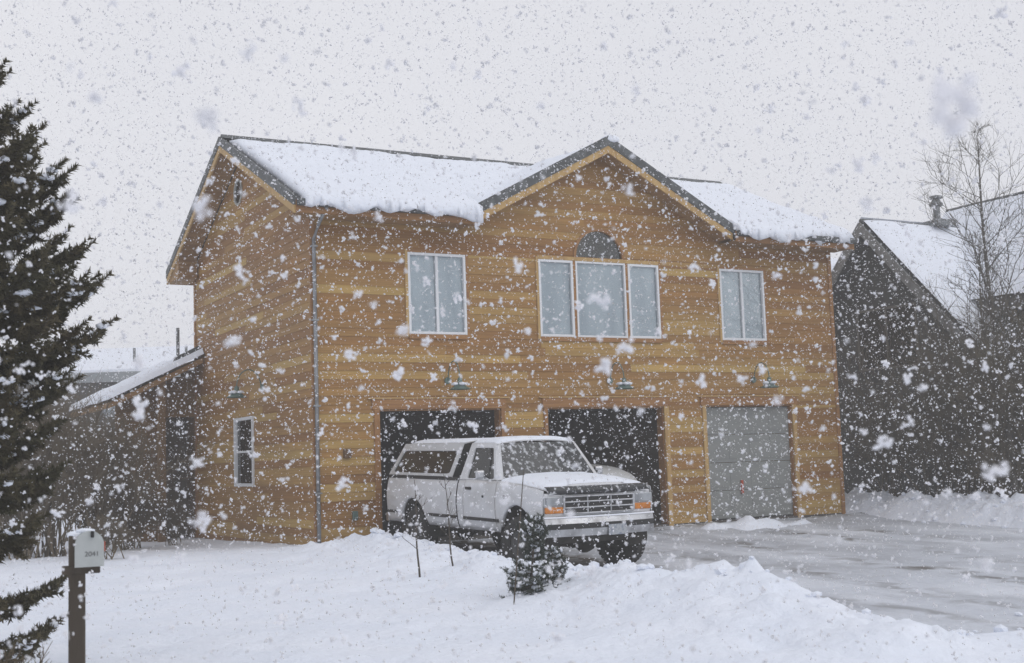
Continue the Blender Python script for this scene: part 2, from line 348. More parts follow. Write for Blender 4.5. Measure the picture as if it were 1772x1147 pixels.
_ico = {}
def blob(mb, c, r, seed=0, sub=2):
    if sub not in _ico:
        bm = bmesh.new(); bmesh.ops.create_icosphere(bm, subdivisions=sub, radius=1.0)
        _ico[sub] = (np.array([v.co[:] for v in bm.verts]), [tuple(v.index for v in f.verts) for f in bm.faces]); bm.free()
    v, fs = _ico[sub]; off = random.Random(seed).random()*50
    k = 1+.35*vnoise(v[:,0]*1.7+off, v[:,1]*1.7+v[:,2]*2.3, 1.0, 3)+.25*vnoise(v[:,0]*4+off, v[:,2]*4+v[:,1]*3, 1, 5)
    mb.add((np.array(c)+v*np.array(r)*k[:,None]).tolist(), fs)
cl = MB(); rc = random.Random(8)
for k in range(420):
    if k < 250: cx_, cy_ = .45+rc.gauss(0,.28), rc.uniform(-12.9, -.5)
    elif k < 370: cx_, cy_ = 12.9+rc.gauss(0,.45), rc.uniform(-7, 1.2)
    else: cx_, cy_ = rc.uniform(.8, 6), -12.9+rc.gauss(0,.3)
    rr = .018+.05*rc.random()**2.5; cz_ = max(float(ground_z(np.array([cx_]), np.array([cy_]))[0]), float(drive_z(0, cy_)))
    blob(cl, (cx_, cy_, cz_+rr*.3), (rr*rc.uniform(.9,1.4), rr*rc.uniform(.9,1.4), rr*rc.uniform(.6,.9)), k, 1)
tag(cl.build('snow_clods', M['snow'], None, smooth=False), 'crumbled snow clods strewn along the driveway banks', 'snow', kind='stuff')

# ------------------------------------------------------------------ the cedar house
HW, HD = 12.05, 7.72            # width along x, depth along y
EY, EZ, RZ, RY = -.6, 5.93, 8.02, 3.86   # front eave, ridge
SL = (RZ-EZ)/(RY-EY)
GX, GZ, GS = 6.0, 7.56, .53     # cross gable: middle, ridge height, slope
house = tag(empty('house'), 'two-storey golden cedar-sided house with snowy roof and open garage bays', 'house')
H_C = .152
def course_planks(parent, n, span, ztop, outline, holes, place, matl, seed):
    """lap siding; outline(z)->(a,b); holes: list of (z0,z1, f(z)->(a,b)); place(u, z, out)->point"""
    rd = random.Random(seed); k = 0; z = -H_C; cnt = 0
    while z < ztop-.01:
        z0, z1 = z, min(z+H_C, ztop); z += H_C
        cuts = sorted({z0, z1, *[h for hh in holes for h in hh[:2] if z0+.012 < h < z1-.012]})
        for c0, c1 in zip(cuts, cuts[1:]):
            a0, b0 = outline(c0); a1, b1 = outline(c1-1e-6)
            if b0-a0 < .06: continue
            segs = [((a0, a1), (b0, b1))]
            for h0, h1, hf in holes:
                if c1 <= h0+.013 or c0 >= h1-.013: continue
                p0, q0 = hf(c0); p1, q1 = hf(c1); ns_ = []
                for s, e in segs:
                    if q0 <= s[0] or p0 >= e[0]: ns_.append((s, e)); continue
                    if p0 > s[0]+.03: ns_.append((s, (p0, p1)))
                    if q0 < e[0]-.03: ns_.append(((q0, q1), e))
                segs = ns_
            for s, e in segs:
                js = [s]; u = s[0]
                while True:
                    u += rd.uniform(1.9, 4.9)
                    if u > e[0]-.8: break
                    js.append((u, u))
                js.append(e)
                for (l0, l1), (r0_, r1) in zip(js, js[1:]):
                    g_ = .0015; ob = .018+rd.uniform(-.002,.002); ot = .008
                    l0 += g_; l1 += g_; rr0 = r0_-g_; rr1 = r1-g_
                    if rr1-l1 < .01: rr1 = l1 = (rr1+l1)/2; rr1 += .004; l1 -= .004
                    ft = (c1-z0)/(z1-z0); fb = (c0-z0)/(z1-z0); o1 = ob+(ot-ob)*ft; o0 = ob+(ot-ob)*fb
                    b = MB().hexa([place(l0,c0,0), place(rr0,c0,0), place(rr0,c0,o0), place(l0,c0,o0),
                                   place(l1,c1,0), place(rr1,c1,0), place(rr1,c1,o1), place(l1,c1,o1)])
                    b.build('siding_plank', matl, parent); cnt += 1
    return cnt
def rect(a, b): return lambda z: (a, b)
def arch_hole(cx, r, zb):
    return lambda z: (cx-math.sqrt(max(r*r-(z-zb)**2, 0)), cx+math.sqrt(max(r*r-(z-zb)**2, 0)))
BAYS = [(1.22,3.67,2.34), (4.68,7.39,2.34), (8.44,10.73,2.35)]
WZ0, WZ1 = 3.71, 5.215
WIN = [(1.84,3.02), (4.59,7.41), (8.96,10.14)]
holes = [(-.1, zt, rect(a-.10, b+.10)) for a, b, zt in BAYS]
holes = [(-.4, zt+.0, rect(a, b)) for a, b, zt in BAYS]+[(WZ0, WZ1, rect(a, b)) for a, b in WIN]+[(5.30, 5.89, arch_hole(6.0, .60, 5.29))]
EAVE_W = 5.80
def front_outline(z):
    if z <= EAVE_W: return (0.0, HW)
    hw = (GZ-.16-z)/GS
    return (GX-hw, GX+hw)
def wall_cells(mb, u0, u1, z0, z1, hs_, place):
    us = sorted({u0, u1, *[h[0] for h in hs_], *[h[1] for h in hs_]}); zs = sorted({z0, z1, *[h[2] for h in hs_], *[h[3] for h in hs_]})
    us = [u for u in us if u0 <= u <= u1]; zs = [q for q in zs if z0 <= q <= z1]
    for a, b in zip(us, us[1:]):
        for c, e in zip(zs, zs[1:]):
            if any(h[0] <= (a+b)/2 <= h[1] and h[2] <= (c+e)/2 <= h[3] for h in hs_): continue
            place(mb, a, b, c, e)
fwm = MB()
fh = [(a, b, -.5, zt) for a, b, zt in BAYS]+[(a, b, WZ0, WZ1) for a, b in WIN]+[(5.40, 6.60, 5.30, 5.89)]
wall_cells(fwm, 0, HW, -.35, EAVE_W, fh, lambda mb, a, b, c, e: mb.box(a, b, 0, .16, c, e))
hw0 = (GZ-.2-EAVE_W)/GS
# gable sheathing above the eave, around the fanlight
fwm.prism([(GX-hw0,0,EAVE_W),(5.40,0,EAVE_W),(5.40,0,5.9),(6.6,0,5.9),(6.6,0,EAVE_W),(GX+hw0,0,EAVE_W),(GX,0,GZ-.2)],
          [(GX-hw0,.16,EAVE_W),(5.40,.16,EAVE_W),(5.40,.16,5.9),(6.6,.16,5.9),(6.6,.16,EAVE_W),(GX+hw0,.16,EAVE_W),(GX,.16,GZ-.2)])
front = fwm.build('front_wall', M['sheath'], house)
n1 = course_planks(front, 0, HW, GZ-.17, front_outline, holes, lambda u, z, o: (u, -o, z), M['cedar_x'], 3)
# left side wall, gable to the ridge
def side_outline(z):
    e = EAVE_W-.1
    if z <= e: return (-.026, HD)
    k = (RZ-.2-z)/SL
    return (max(-.026, RY-k), min(HD, RY+k))
SW = (3.38,4.65,1.03,2.41); OV = (4.22, 7.05, .27, .27)
def oval_hole(z):
    q = max(1-((z-OV[1])/OV[3])**2, 0); return (OV[0]-OV[2]*math.sqrt(q), OV[0]+OV[2]*math.sqrt(q))
sm = MB()
wall_cells(sm, .161, HD, -.35, EAVE_W-.1, [SW], lambda mb, a, b, c, e: mb.box(0, .16, a, b, c, e))
sm.prism([(0,.161,5.7),(0,HD,5.7),(0,HD-.0,5.95),(0,RY,RZ-.22),(0,.161,6.05)], [(.16,.161,5.7),(.16,HD,5.7),(.16,HD,5.95),(.16,RY,RZ-.22),(.16,.161,6.05)])
side = sm.build('side_wall', M['sheath'], house)
n2 = course_planks(side, 0, HD, RZ-.2, side_outline, [(SW[2], SW[3], rect(SW[0], SW[1])), (OV[1]-OV[3], OV[1]+OV[3], oval_hole)], lambda u, z, o: (-o, u, z), M['cedar_y'], 5)
print('planks', n1, n2)
b = MB(); b.box(.16, HW, HD-.16, HD, -.35, 5.7); b.build('rear_wall', M['soffit'], house)
b = MB(); b.box(HW-.16, HW, .161, HD-.161, -.35, 5.7); b.prism([(HW-.16,.161,5.7),(HW-.16,HD-.161,5.7),(HW-.16,RY,RZ-.22)], [(HW,.161,5.7),(HW,HD-.161,5.7),(HW,RY,RZ-.22)]); b.build('end_wall', M['soffit'], house)
# corner boards
MB().box(-.034, .055, -.036, -.001, -.2, 5.78).build('corner_board', M['header_wood'], house)
MB().box(HW-.07, HW+.02, -.036, -.001, -.2, 5.78).build('corner_board', M['header_wood'], house)
MB().box(-.036, -.001, HD-.09, HD+.02, -.2, 5.78).build('corner_board', M['header_wood'], house)
# storeys and garage inside
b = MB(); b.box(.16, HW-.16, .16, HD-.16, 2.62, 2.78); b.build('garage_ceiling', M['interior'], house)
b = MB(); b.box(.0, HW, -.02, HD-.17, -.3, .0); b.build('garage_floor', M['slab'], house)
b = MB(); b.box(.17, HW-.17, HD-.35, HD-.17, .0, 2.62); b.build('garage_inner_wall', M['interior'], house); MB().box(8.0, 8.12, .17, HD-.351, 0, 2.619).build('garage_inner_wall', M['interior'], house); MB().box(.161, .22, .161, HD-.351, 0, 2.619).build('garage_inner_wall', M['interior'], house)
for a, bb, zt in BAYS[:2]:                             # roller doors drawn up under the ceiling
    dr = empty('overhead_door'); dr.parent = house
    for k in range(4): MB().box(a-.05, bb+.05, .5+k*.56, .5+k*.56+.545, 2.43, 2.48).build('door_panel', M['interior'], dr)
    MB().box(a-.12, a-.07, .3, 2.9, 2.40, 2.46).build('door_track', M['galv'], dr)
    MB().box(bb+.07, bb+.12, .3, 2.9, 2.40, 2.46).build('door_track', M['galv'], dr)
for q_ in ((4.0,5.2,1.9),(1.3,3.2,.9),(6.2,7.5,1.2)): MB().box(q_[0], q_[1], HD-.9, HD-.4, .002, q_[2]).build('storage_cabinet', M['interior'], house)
# jambs, headers
def board(name, x0, x1, z0, z1, o, mt=None, y1=-.001): return MB().box(x0, x1, -o, y1, z0, z1).build(name, mt or M['trim_wood'], house, bevel=.004)
board('door_jamb', 1.115, 1.22, -.2, 2.345, .045, M['header_wood']); board('door_jamb', 3.67, 3.745, -.2, 2.345, .045, M['header_wood'])
board('door_jamb', 4.60, 4.68, -.2, 2.345, .045, M['header_wood']); board('door_jamb', 7.39, 7.50, -.2, 2.345, .045)
board('door_jamb', 8.345, 8.44, -.2, 2.355, .045); board('door_jamb', 10.73, 10.83, -.2, 2.355, .045)
board('door_header', 1.08, 3.78, 2.346, 2.53, .045, M['header_wood']); board('door_header', 4.57, 7.53, 2.346, 2.53, .045, M['header_wood']); board('door_header', 8.31, 10.87, 2.356, 2.53, .045, M['header_wood'])
board('drip_cap', 1.0, 3.84, 2.531, 2.555, .06, M['trim_wood']); board('drip_cap', 4.5, 7.6, 2.531, 2.555, .06, M['trim_wood']); board('drip_cap', 8.25, 10.93, 2.531, 2.555, .06, M['trim_wood'])
for a, bb, zt in BAYS:                                 # linings of the openings
    b = MB(); b.box(a-.001, a+.022, .002, .2, 0, zt-.024); b.box(bb-.022, bb+.001, .002, .2, 0, zt-.024); b.box(a-.001, bb+.001, .002, .2, zt-.022, zt+.001); b.build('door_lining', M['header_wood'], house)
# closed grey garage door
gd = empty('garage_door'); gd.parent = house; gd['label'] = 'closed plain grey panel door'
for k in range(4):
    z0 = .03+k*.574; p = MB().box(8.464, 10.706, .09, .125, z0, z0+.566).build('door_panel', M['door_grey'], gd, bevel=.006)
    for j in range(4):
        x0 = 8.53+j*.545; MB().box(x0, x0+.49, .082, .0895, z0+.07, z0+.5).build('raised_panel', M['door_grey'], p, bevel=.006)
MB().box(9.32, 9.37, .03, .0815, .52, .80).build('door_handle', M['red'], gd, bevel=.012)['label'] = 'small red pull handle'
MB().box(8.464, 10.706, .085, .12, .0, .028).build('door_seal', M['black'], gd)

# windows
def slider(x0, x1, z0, z1, panes, parent, fr=.05, yb=-.035, blind=True, sashes=True):
    w_ = empty('window'); w_.parent = parent
    b = MB(); b.box(x0, x0+fr, yb, .05, z0, z1); b.box(x1-fr, x1, yb, .05, z0, z1); b.box(x0+fr, x1-fr, yb, .05, z0, z0+fr); b.box(x0+fr, x1-fr, yb, .05, z1-fr, z1)
    b.build('frame', M['vinyl'], w_, bevel=.006)
    n = len(panes)
    for i, (a, bb) in enumerate(panes):
        MB().box(a, bb, .012+.01*i, .016+.01*i, z0+fr, z1-fr).build('pane', M['glass'], w_)
        if i: MB().box(a-.028, a+.028, -.02, .045, z0+fr+.001, z1-fr-.001).build('mullion', M['vinyl'], w_, bevel=.005)
    if blind: MB().box(x0+.03, x1-.03, .052, .060, z0+.03, z1-.03).build('blind', M['blind'], w_)
    return w_
slider(1.84, 3.02, WZ0, WZ1, [(1.89,2.43),(2.43,2.97)], house)
slider(8.96, 10.14, WZ0, WZ1, [(9.01,9.55),(9.55,10.09)], house)
cwn = [slider(4.59, 5.37, WZ0, WZ1, [(4.64,5.32)], house), slider(5.43, 6.60, WZ0, WZ1, [(5.47,6.56)], house, fr=.04), slider(6.66, 7.41, WZ0, WZ1, [(6.71,7.36)], house)]
for x in (5.372, 6.602): board('window_mullion', x, x+.056, WZ0, WZ1, .03, M['header_wood'], .05)
for a, bb in WIN:                                      # thin cedar casing and sill
    board('window_casing', a-.055, a-.001, WZ0-.05, WZ1+.05, .038, M['trim_wood']); board('window_casing', bb+.001, bb+.055, WZ0-.05, WZ1+.05, .038, M['header_wood'])
    if a != 4.59: board('window_casing', a-.0, bb, WZ1+.001, WZ1+.05, .038, M['header_wood'])
    board('window_sill', a-.0, bb, WZ0-.085, WZ0-.001, .05, M['header_wood'])
board('window_casing', 4.59, 7.41, WZ1+.001, WZ1+.072, .04, M['trim_wood'])
# fanlight
fl = empty('fanlight_window'); fl.parent = house; fl['label'] = 'dark half-round window'
A = [(6+.6*math.cos(PI*k/24), -.034, 5.292+.6*math.sin(PI*k/24)) for k in range(25)]; B = [(6+.545*math.cos(PI*k/24), -.034, 5.292+.545*math.sin(PI*k/24)) for k in range(25)]
b = MB()
for k in range(24): b.hexa([A[k], B[k], B[k+1], A[k+1]]+[(p[0], .04, p[2]) for p in (A[k], B[k], B[k+1], A[k+1])])
b.build('frame', M['header_wood'], fl)
q = [(6+.548*math.cos(PI*k/24), 5.292+.548*math.sin(PI*k/24)) for k in range(25)]
MB().prism([(x, .015, z) for x, z in q], [(x, .019, z) for x, z in q]).build('pane', M['glass'], fl)
MB().box(5.38, 6.62, .5, .52, 5.2, 6.0).build('dark_curtain', M['interior'], fl)
# side window and gable oval
sw = empty('side_window'); sw.parent = house
y0, y1, z0, z1 = SW; b = MB(); f_ = .06
b.box(-.05, .05, y0, y0+f_, z0, z1); b.box(-.05, .05, y1-f_, y1, z0, z1); b.box(-.05, .05, y0+f_, y1-f_, z0, z0+f_); b.box(-.05, .05, y0+f_, y1-f_, z1-f_, z1); b.build('frame', M['vinyl'], sw)
MB().box(.012, .016, y0+f_, y1-f_, z0+f_, z1-f_).build('pane', M['glass'], sw)
MB().box(-.02, .03, y0+f_+.001, y1-f_-.001, 1.70, 1.74).build('mullion', M['vinyl'], sw)
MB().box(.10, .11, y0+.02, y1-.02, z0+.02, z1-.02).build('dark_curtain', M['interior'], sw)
ov = empty('gable_window'); ov.parent = house; ov['label'] = 'small oval window high in the gable'
b = MB(); n = 28
for k in range(n):
    def pt(i, s, x): a = 2*PI*i/n; return (x, OV[0]+OV[2]*s*math.cos(a), OV[1]+OV[3]*s*math.sin(a))
    b.hexa([pt(k,1.02,-.04), pt(k,.88,-.04), pt(k+1,.88,-.04), pt(k+1,1.02,-.04), pt(k,1.02,.03), pt(k,.88,.03), pt(k+1,.88,.03), pt(k+1,1.02,.03)])
b.build('frame', M['oval'], ov)
MB().prism([pt(k,.85,-.012) for k in range(n)], [pt(k,.85,-.008) for k in range(n)]).build('pane', M['glass'], ov)
MB().prism([pt(k,.9,.0) for k in range(n)], [pt(k,.9,.01) for k in range(n)]).build('blind', M['blind'], ov)

# roof
roof = empty('roof'); roof.parent = house
XL, XR = -.47, HW+.16
TH = .15
def slab(x0, x1, ya, za, yb, zb, name, mt):
    return MB().hexa([(x0,ya,za-TH),(x1,ya,za-TH),(x1,yb,zb-TH),(x0,yb,zb-TH),(x0,ya,za),(x1,ya,za),(x1,yb,zb),(x0,yb,zb)]).build(name, mt, roof)
zf = lambda y: EZ+SL*(y-EY)
GL, GR = GX-2.98, GX+2.98
slab(XL, GL, EY, EZ, RY, RZ, 'roof_slope', M['shingle']); slab(GL, GR, .02, zf(.02), RY, RZ, 'roof_slope', M['shingle']); slab(GR, XR, EY, EZ, RY, RZ, 'roof_slope', M['shingle'])
BY = 2*RY-EY
for xa, xb in ((XL+.002, -.03), (HW+.021, XR-.002)):
    for ya, yb in ((EY+.002, RY), (BY-.002, RY)):
        MB().hexa([(xa,ya,EZ-TH-.03),(xb,ya,EZ-TH-.03),(xb,yb,RZ-TH-.03),(xa,yb,RZ-TH-.03),(xa,ya,EZ-TH-.002),(xb,ya,EZ-TH-.002),(xb,yb,RZ-TH-.002),(xa,yb,RZ-TH-.002)]).build('soffit', M['soffit'], roof)
slab(XL, XR, BY, EZ, RY, RZ, 'roof_slope', M['shingle'])
for sg in (-1, 1):                                     # cross gable slopes
    xe = GX+sg*2.98; ze = GZ-GS*2.98
    MB().hexa([(GX,-.48,GZ-TH),(xe,-.48,ze-TH),(xe,3.0,ze-TH),(GX,3.0,GZ-TH),(GX,-.48,GZ),(xe,-.48,ze),(xe,3.0,ze),(GX,3.0,GZ)]).build('roof_slope', M['shingle'], roof)
    # rake boards: dark metal edge above a pale wood board
    MB().hexa([(GX,-.53,GZ-.10),(xe,-.53,ze-.10),(xe,-.481,ze-.10),(GX,-.481,GZ-.10),(GX,-.53,GZ+.10),(xe,-.53,ze+.10),(xe,-.481,ze+.10),(GX,-.481,GZ+.10)]).build('metal_edge', M['roof_edge'], roof)
    MB().hexa([(GX,-.515,GZ-.245),(xe,-.515,ze-.245),(xe,-.4805,ze-.245),(GX,-.4805,GZ-.245),(GX,-.515,GZ-.1005),(xe,-.515,ze-.1005),(xe,-.4805,ze-.1005),(GX,-.4805,GZ-.1005)]).build('rake_board', M['trim_wood'], roof)
    MB().hexa([(GX,-.48,GZ-.20),(xe,-.48,ze-.20),(xe,-.03,ze-.20),(GX,-.03,GZ-.20),(GX,-.48,GZ-.152),(xe,-.48,ze-.152),(xe,-.03,ze-.152),(GX,-.03,GZ-.152)]).build('soffit', M['soffit'], roof)
for x_, o in ((XL, -1), (XR, 1)):                      # gable end rakes
    for ya, yb in ((EY, RY), (BY, RY)):
        xa, xb = sorted((x_, x_+o*.05)); xc, xd = sorted((x_, x_+o*.035))
        MB().hexa([(xa,ya,EZ-.11),(xb,ya,EZ-.11),(xb,yb,RZ-.11),(xa,yb,RZ-.11),(xa,ya,EZ+.07),(xb,ya,EZ+.07),(xb,yb,RZ+.07),(xa,yb,RZ+.07)]).build('metal_edge', M['roof_edge'], roof)
        MB().hexa([(xc,ya,EZ-.25),(xd,ya,EZ-.25),(xd,yb,RZ-.25),(xc,yb,RZ-.25),(xc,ya,EZ-.111),(xd,ya,EZ-.111),(xd,yb,RZ-.111),(xc,yb,RZ-.111)]).build('rake_board', M['trim_wood'], roof)
# eave fascia, gutter and boxed soffit
for x0, x1 in ((XL, GL), (GR, XR)):
    MB().box(x0, x1, EY-.03, EY-.001, EZ-.24, EZ-.02).build('fascia', M['header_wood'], roof)
    MB().box(x0, x1, EY-.13, EY-.031, EZ-.13, EZ-.01).build('gutter', M['roof_edge'], roof, bevel=.02)
    MB().box(x0+.02, x1-.02, EY, -.03, EZ-.22, EZ-.20).build('soffit', M['soffit'], roof)
MB().box(XL, XR, BY+.001, BY+.03, EZ-.24, EZ-.02).build('fascia', M['header_wood'], roof)
MB().box(XL+.02, XR-.02, HD+.03, BY, EZ-.22, EZ-.20).build('soffit', M['soffit'], roof)
for x0, x1 in ((XL, -.04), (HW+.025, XR)):              # boxed returns at the rear corners
    MB().prism([(x0,HD-.35,EZ-.23),(x0,BY,EZ-.23),(x0,BY,EZ-.16),(x0,HD-.35,EZ+.3)], [(x1,HD-.35,EZ-.23),(x1,BY,EZ-.23),(x1,BY,EZ-.16),(x1,HD-.35,EZ+.3)]).build('eave_return', M['soffit'], roof)
MB().prism([(XL,RY-.16,RZ+.015),(XL,RY+.16,RZ+.015),(XL,RY,RZ+.125)], [(XR,RY-.16,RZ+.015),(XR,RY+.16,RZ+.015),(XR,RY,RZ+.125)]).build('ridge_cap', M['roof_edge'], roof)
# snow lying on the roof: one heightfield over main slope and cross gable
sx = np.arange(XL+.02, XR-.01, .055); sy = np.arange(EY-.42, RY-.05, .05)
X, Y = np.meshgrid(sx, sy, indexing='ij')
main = np.where(((X > GL+.02) & (X < GR-.02) & (Y < .02)), -9, zf(np.maximum(Y, EY)))
cross = np.where((np.abs(X-GX) < 2.98) & (Y > -.42), GZ-GS*np.abs(X-GX), -9)
base = np.maximum(main, cross)
thk = .17+.05*fbm(X, Y, .5, 3, 81)+.045*fbm(X, Y, 2.5, 4, 83, .6)
eave = EY-.20+.20*fbm(X, X*0, 1.3, 6, 85, .62)
dE = np.where(np.abs(X-GX) < 2.9, 9, Y-eave)
dL = X-(XL+.10-.06*fbm(Y, Y*0, 1.4, 2, 87)); dR = (XR-.06)-X; dT = (RY-.10)-Y
dF = np.where((np.abs(X-GX) < 3.0) & (cross >= main), Y+.40+.10*fbm(X, X*0, 1.8, 3, 88), 9)
dG = np.where((Y < -.02) & (np.abs(X-GX) >= 2.9), np.abs(X-GX)-2.90, 9)
ed = np.minimum(np.minimum(np.minimum(np.minimum(dE, dL), np.minimum(dR, dT)), dF), dG)
prof = np.sqrt(np.clip(ed/.16, 0, 1)*(2-np.clip(ed/.16, 0, 1)))
thk = thk*(.32+.68*sstep(.05,.55,dT))*np.where(cross >= main-.02, .45+.55*sstep(.3,1.6,Y), 1)
top = base+np.where(ed > 0, thk*prof, 0)+.004
bot = base-.02
droop = np.clip((EY+.04-Y)/.20, 0, 1.6)*(dE < 5)          # cornice hanging past the fascia
top -= .085*droop**1.5; bot -= (.13+.16*fbm(X, Y, 2.6, 4, 89))*np.clip(droop*1.5, 0, 1)
ok = (ed > 0) & (base > 0)
n_, k_ = X.shape
idx = np.full(X.shape, -1); 
cell = ok[:-1,:-1] & ok[1:,:-1] & ok[1:,1:] & ok[:-1,1:]
dzx = np.maximum(np.maximum(base[:-1,:-1], base[1:,:-1]), np.maximum(base[:-1,1:], base[1:,1:]))-np.minimum(np.minimum(base[:-1,:-1], base[1:,:-1]), np.minimum(base[:-1,1:], base[1:,1:]))
cell &= dzx < .5
I, J = np.nonzero(cell); q = lambda i, j: i*k_+j
Ft = np.stack([q(I,J), q(I+1,J), q(I+1,J+1), q(I,J+1)], -1); o_ = n_*k_
Fb = Ft[:, ::-1]+o_
sides_ = []
for di, dj, a, b_ in ((0,-1,(0,0),(1,0)), (1,0,(1,0),(1,1)), (0,1,(1,1),(0,1)), (-1,0,(0,1),(0,0))):
    pad = np.zeros((cell.shape[0]+2, cell.shape[1]+2), bool); pad[1:-1,1:-1] = cell
    nb_ = pad[1+di:1+di+cell.shape[0], 1+dj:1+dj+cell.shape[1]]
    i2, j2 = np.nonzero(cell & ~nb_); u = q(i2+a[0], j2+a[1]); v = q(i2+b_[0], j2+b_[1])
    sides_.append(np.stack([u, u+o_, v+o_, v], -1))
V = np.concatenate([np.stack([X, Y, top], -1).reshape(-1,3), np.stack([X, Y, bot], -1).reshape(-1,3)])
F = np.concatenate([Ft, Fb]+sides_); used = np.unique(F); rm = np.full(len(V), -1); rm[used] = np.arange(len(used))
np_mesh('roof_snow', V[used], rm[F], M['roof_snow'], roof, smooth=True)
X2, Y2 = np.meshgrid(np.arange(XL+.1, XR-.05, .3), np.arange(RY+.12, BY, .3), indexing='ij')
b = MB(); b.grid(np.stack([X2, Y2, RZ-SL*(Y2-RY)+.16], -1).tolist()); b.build('roof_snow', M['roof_snow'], roof, smooth=True)
# snow lump on the gable peak
b = MB(); blob(b, (6.10,-.42,GZ+.03), (.20,.16,.10), 4); b.build('roof_snow', M['roof_snow'], roof, smooth=True)
# downspout
ds = MB(); ds.tube([(.03,-.09,.05),(.03,-.09,2.9),(.03,-.09,5.35),(.05,-.35,5.62),(.07,-.66,5.82)], .036, 8); dso = ds.build('downspout', M['galv'], house, smooth=True)
for z in (.9, 2.4, 3.9, 5.2): MB().box(-.025, .085, -.135, -.037, z, z+.03).build('strap', M['galv'], dso)
MB().box(.115,.205,-.15,-.10,.25,5.2).build('snow_streak', M['roof_snow'], dso) if False else None
# small boxes on the wall left of the bays
MB().box(.52, .66, -.075, -.028, 1.50, 1.66).build('outlet_box', M['sheath'], house, bevel=.01); MB().box(.66, .76, -.075, -.028, .42, .58).build('outlet_box', M['lamp_green'], house, bevel=.01)

# entry wing at the rear left: shed roof with thick snow, post, dark door recess
WY = HD+.02
wing = empty('entry_wing'); wing.parent = house; wing['label'] = 'low brown entry wing with sloping snowy roof'
wz = lambda x: 3.88+.49*(x+.04)
rd = random.Random(21); z = -.3
while z < 3.6:
    xl = -1.75
    if z > 3.0: xl = max(xl, -.04+(z+.15-3.80)/.49)
    for a, bb in (((xl, -.72),) if z < 2.45 else ((xl, -.04),)):
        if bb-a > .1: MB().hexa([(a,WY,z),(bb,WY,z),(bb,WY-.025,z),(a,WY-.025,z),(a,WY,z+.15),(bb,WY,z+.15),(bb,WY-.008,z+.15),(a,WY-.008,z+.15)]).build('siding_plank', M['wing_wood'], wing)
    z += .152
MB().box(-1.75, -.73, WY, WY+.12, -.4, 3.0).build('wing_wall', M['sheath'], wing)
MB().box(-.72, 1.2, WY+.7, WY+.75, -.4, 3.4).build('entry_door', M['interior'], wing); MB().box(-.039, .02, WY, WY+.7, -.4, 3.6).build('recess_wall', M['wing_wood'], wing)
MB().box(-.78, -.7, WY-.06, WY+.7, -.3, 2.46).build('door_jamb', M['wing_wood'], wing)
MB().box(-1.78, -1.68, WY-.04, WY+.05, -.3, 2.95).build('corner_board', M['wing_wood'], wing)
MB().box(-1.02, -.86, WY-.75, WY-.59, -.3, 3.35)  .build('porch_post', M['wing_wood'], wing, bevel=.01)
MB().hexa([(-2.05,WY-.8,wz(-2.05)-.12),(-.04,WY-.8,wz(-.04)-.12),(-.04,WY+4,wz(-.04)-.12),(-2.05,WY+4,wz(-2.05)-.12),(-2.05,WY-.8,wz(-2.05)),(-.04,WY-.8,wz(-.04)),(-.04,WY+4,wz(-.04)),(-2.05,WY+4,wz(-2.05))]).build('wing_roof', M['soffit'], wing)
xs_ = np.linspace(-2.12, -.04, 30); ys_ = np.linspace(WY-.86, WY+4, 40); X, Y = np.meshgrid(xs_, ys_, indexing='ij')
e_ = np.minimum(np.minimum(X+2.13, Y-(WY-.87)), 9); pr = np.sqrt(np.clip(e_/.16, 0, 1)*(2-np.clip(e_/.16, 0, 1)))
Z = wz(X)+.003+(.20+.06*fbm(X, Y, 1.5, 3, 91))*pr-.02*(pr < .3)
MB().grid(np.stack([X, Y, Z], -1).tolist()).build('wing_snow', M['roof_snow'], wing, smooth=True)
MB().tube([(-.10,WY+1.2,4.0),(-.10,WY+1.2,4.75)], .04, 8).build('vent_pipe', M['vent'], wing)
MB().hexa([(-.62,WY-.5,3.72),(-.05,WY-.5,4.0),(-.05,WY-.3,4.0),(-.62,WY-.3,3.72),(-.55,WY-.5,3.92),(-.05,WY-.5,4.17),(-.05,WY-.3,4.17),(-.55,WY-.3,3.92)]).build('flashing', M['roof_edge'], wing)

# ------------------------------------------------------------------ wall lamps
def wall_lamp(loc, rotz, label):
    t = tag(empty('wall_lamp', loc, (0,0,rotz)), label, 'lamp', 'gooseneck barn lamps on the house')
    # local: wall in plane y=0, lamp reaches towards -y
    MB().lathe([(0,-.03),(.06,-.03),(.065,0)], (0,0,0), 'y', 16).build('wall_plate', M['lamp_green'], t)
    pts = [(0,-.03+(-.24)*(1-math.cos(a)), .34*math.sin(a)) for a in np.linspace(0, PI, 14)]
    pts = [(0, p[1], p[2]+.0) for p in pts]+[(0,-.51,-.06)]
    MB().tube(pts, .011, 8).build('gooseneck', M['lamp_green'], t, smooth=True)
    s = MB().lathe([(.035,.02),(.045,-.02),(.05,-.09),(.10,-.125),(.19,-.185),(.20,-.195),(.19,-.19),(.09,-.13),(.03,-.09)], (0,-.51,0), 'z', 28).build('lamp_shade', M['lamp_green'], t, smooth=True)
    MB().lathe([(.0,-.085),(.035,-.10),(.04,-.14),(.0,-.18)], (0,-.51,0), 'z', 12).build('bulb', M['lamp_white'], s, smooth=True)
    b = MB(); rd = random.Random(label)
    for k in range(5):
        a = rd.uniform(0, 6.28); blob(b, (.10*math.cos(a), -.51+.10*math.sin(a), -.095), (.07,.07,.035), rd.random(), 1)
    b.build('snow_cap', M['roof_snow'], t, smooth=True)
wall_lamp((2.58,-.028,2.86), 0, 'green gooseneck barn lamp on the front wall above the white truck')
wall_lamp((6.12,-.028,2.86), 0, 'green gooseneck barn lamp below the triple window, above the middle bay')
wall_lamp((9.72,-.028,2.88), 0, 'green gooseneck barn lamp above the closed grey garage door')
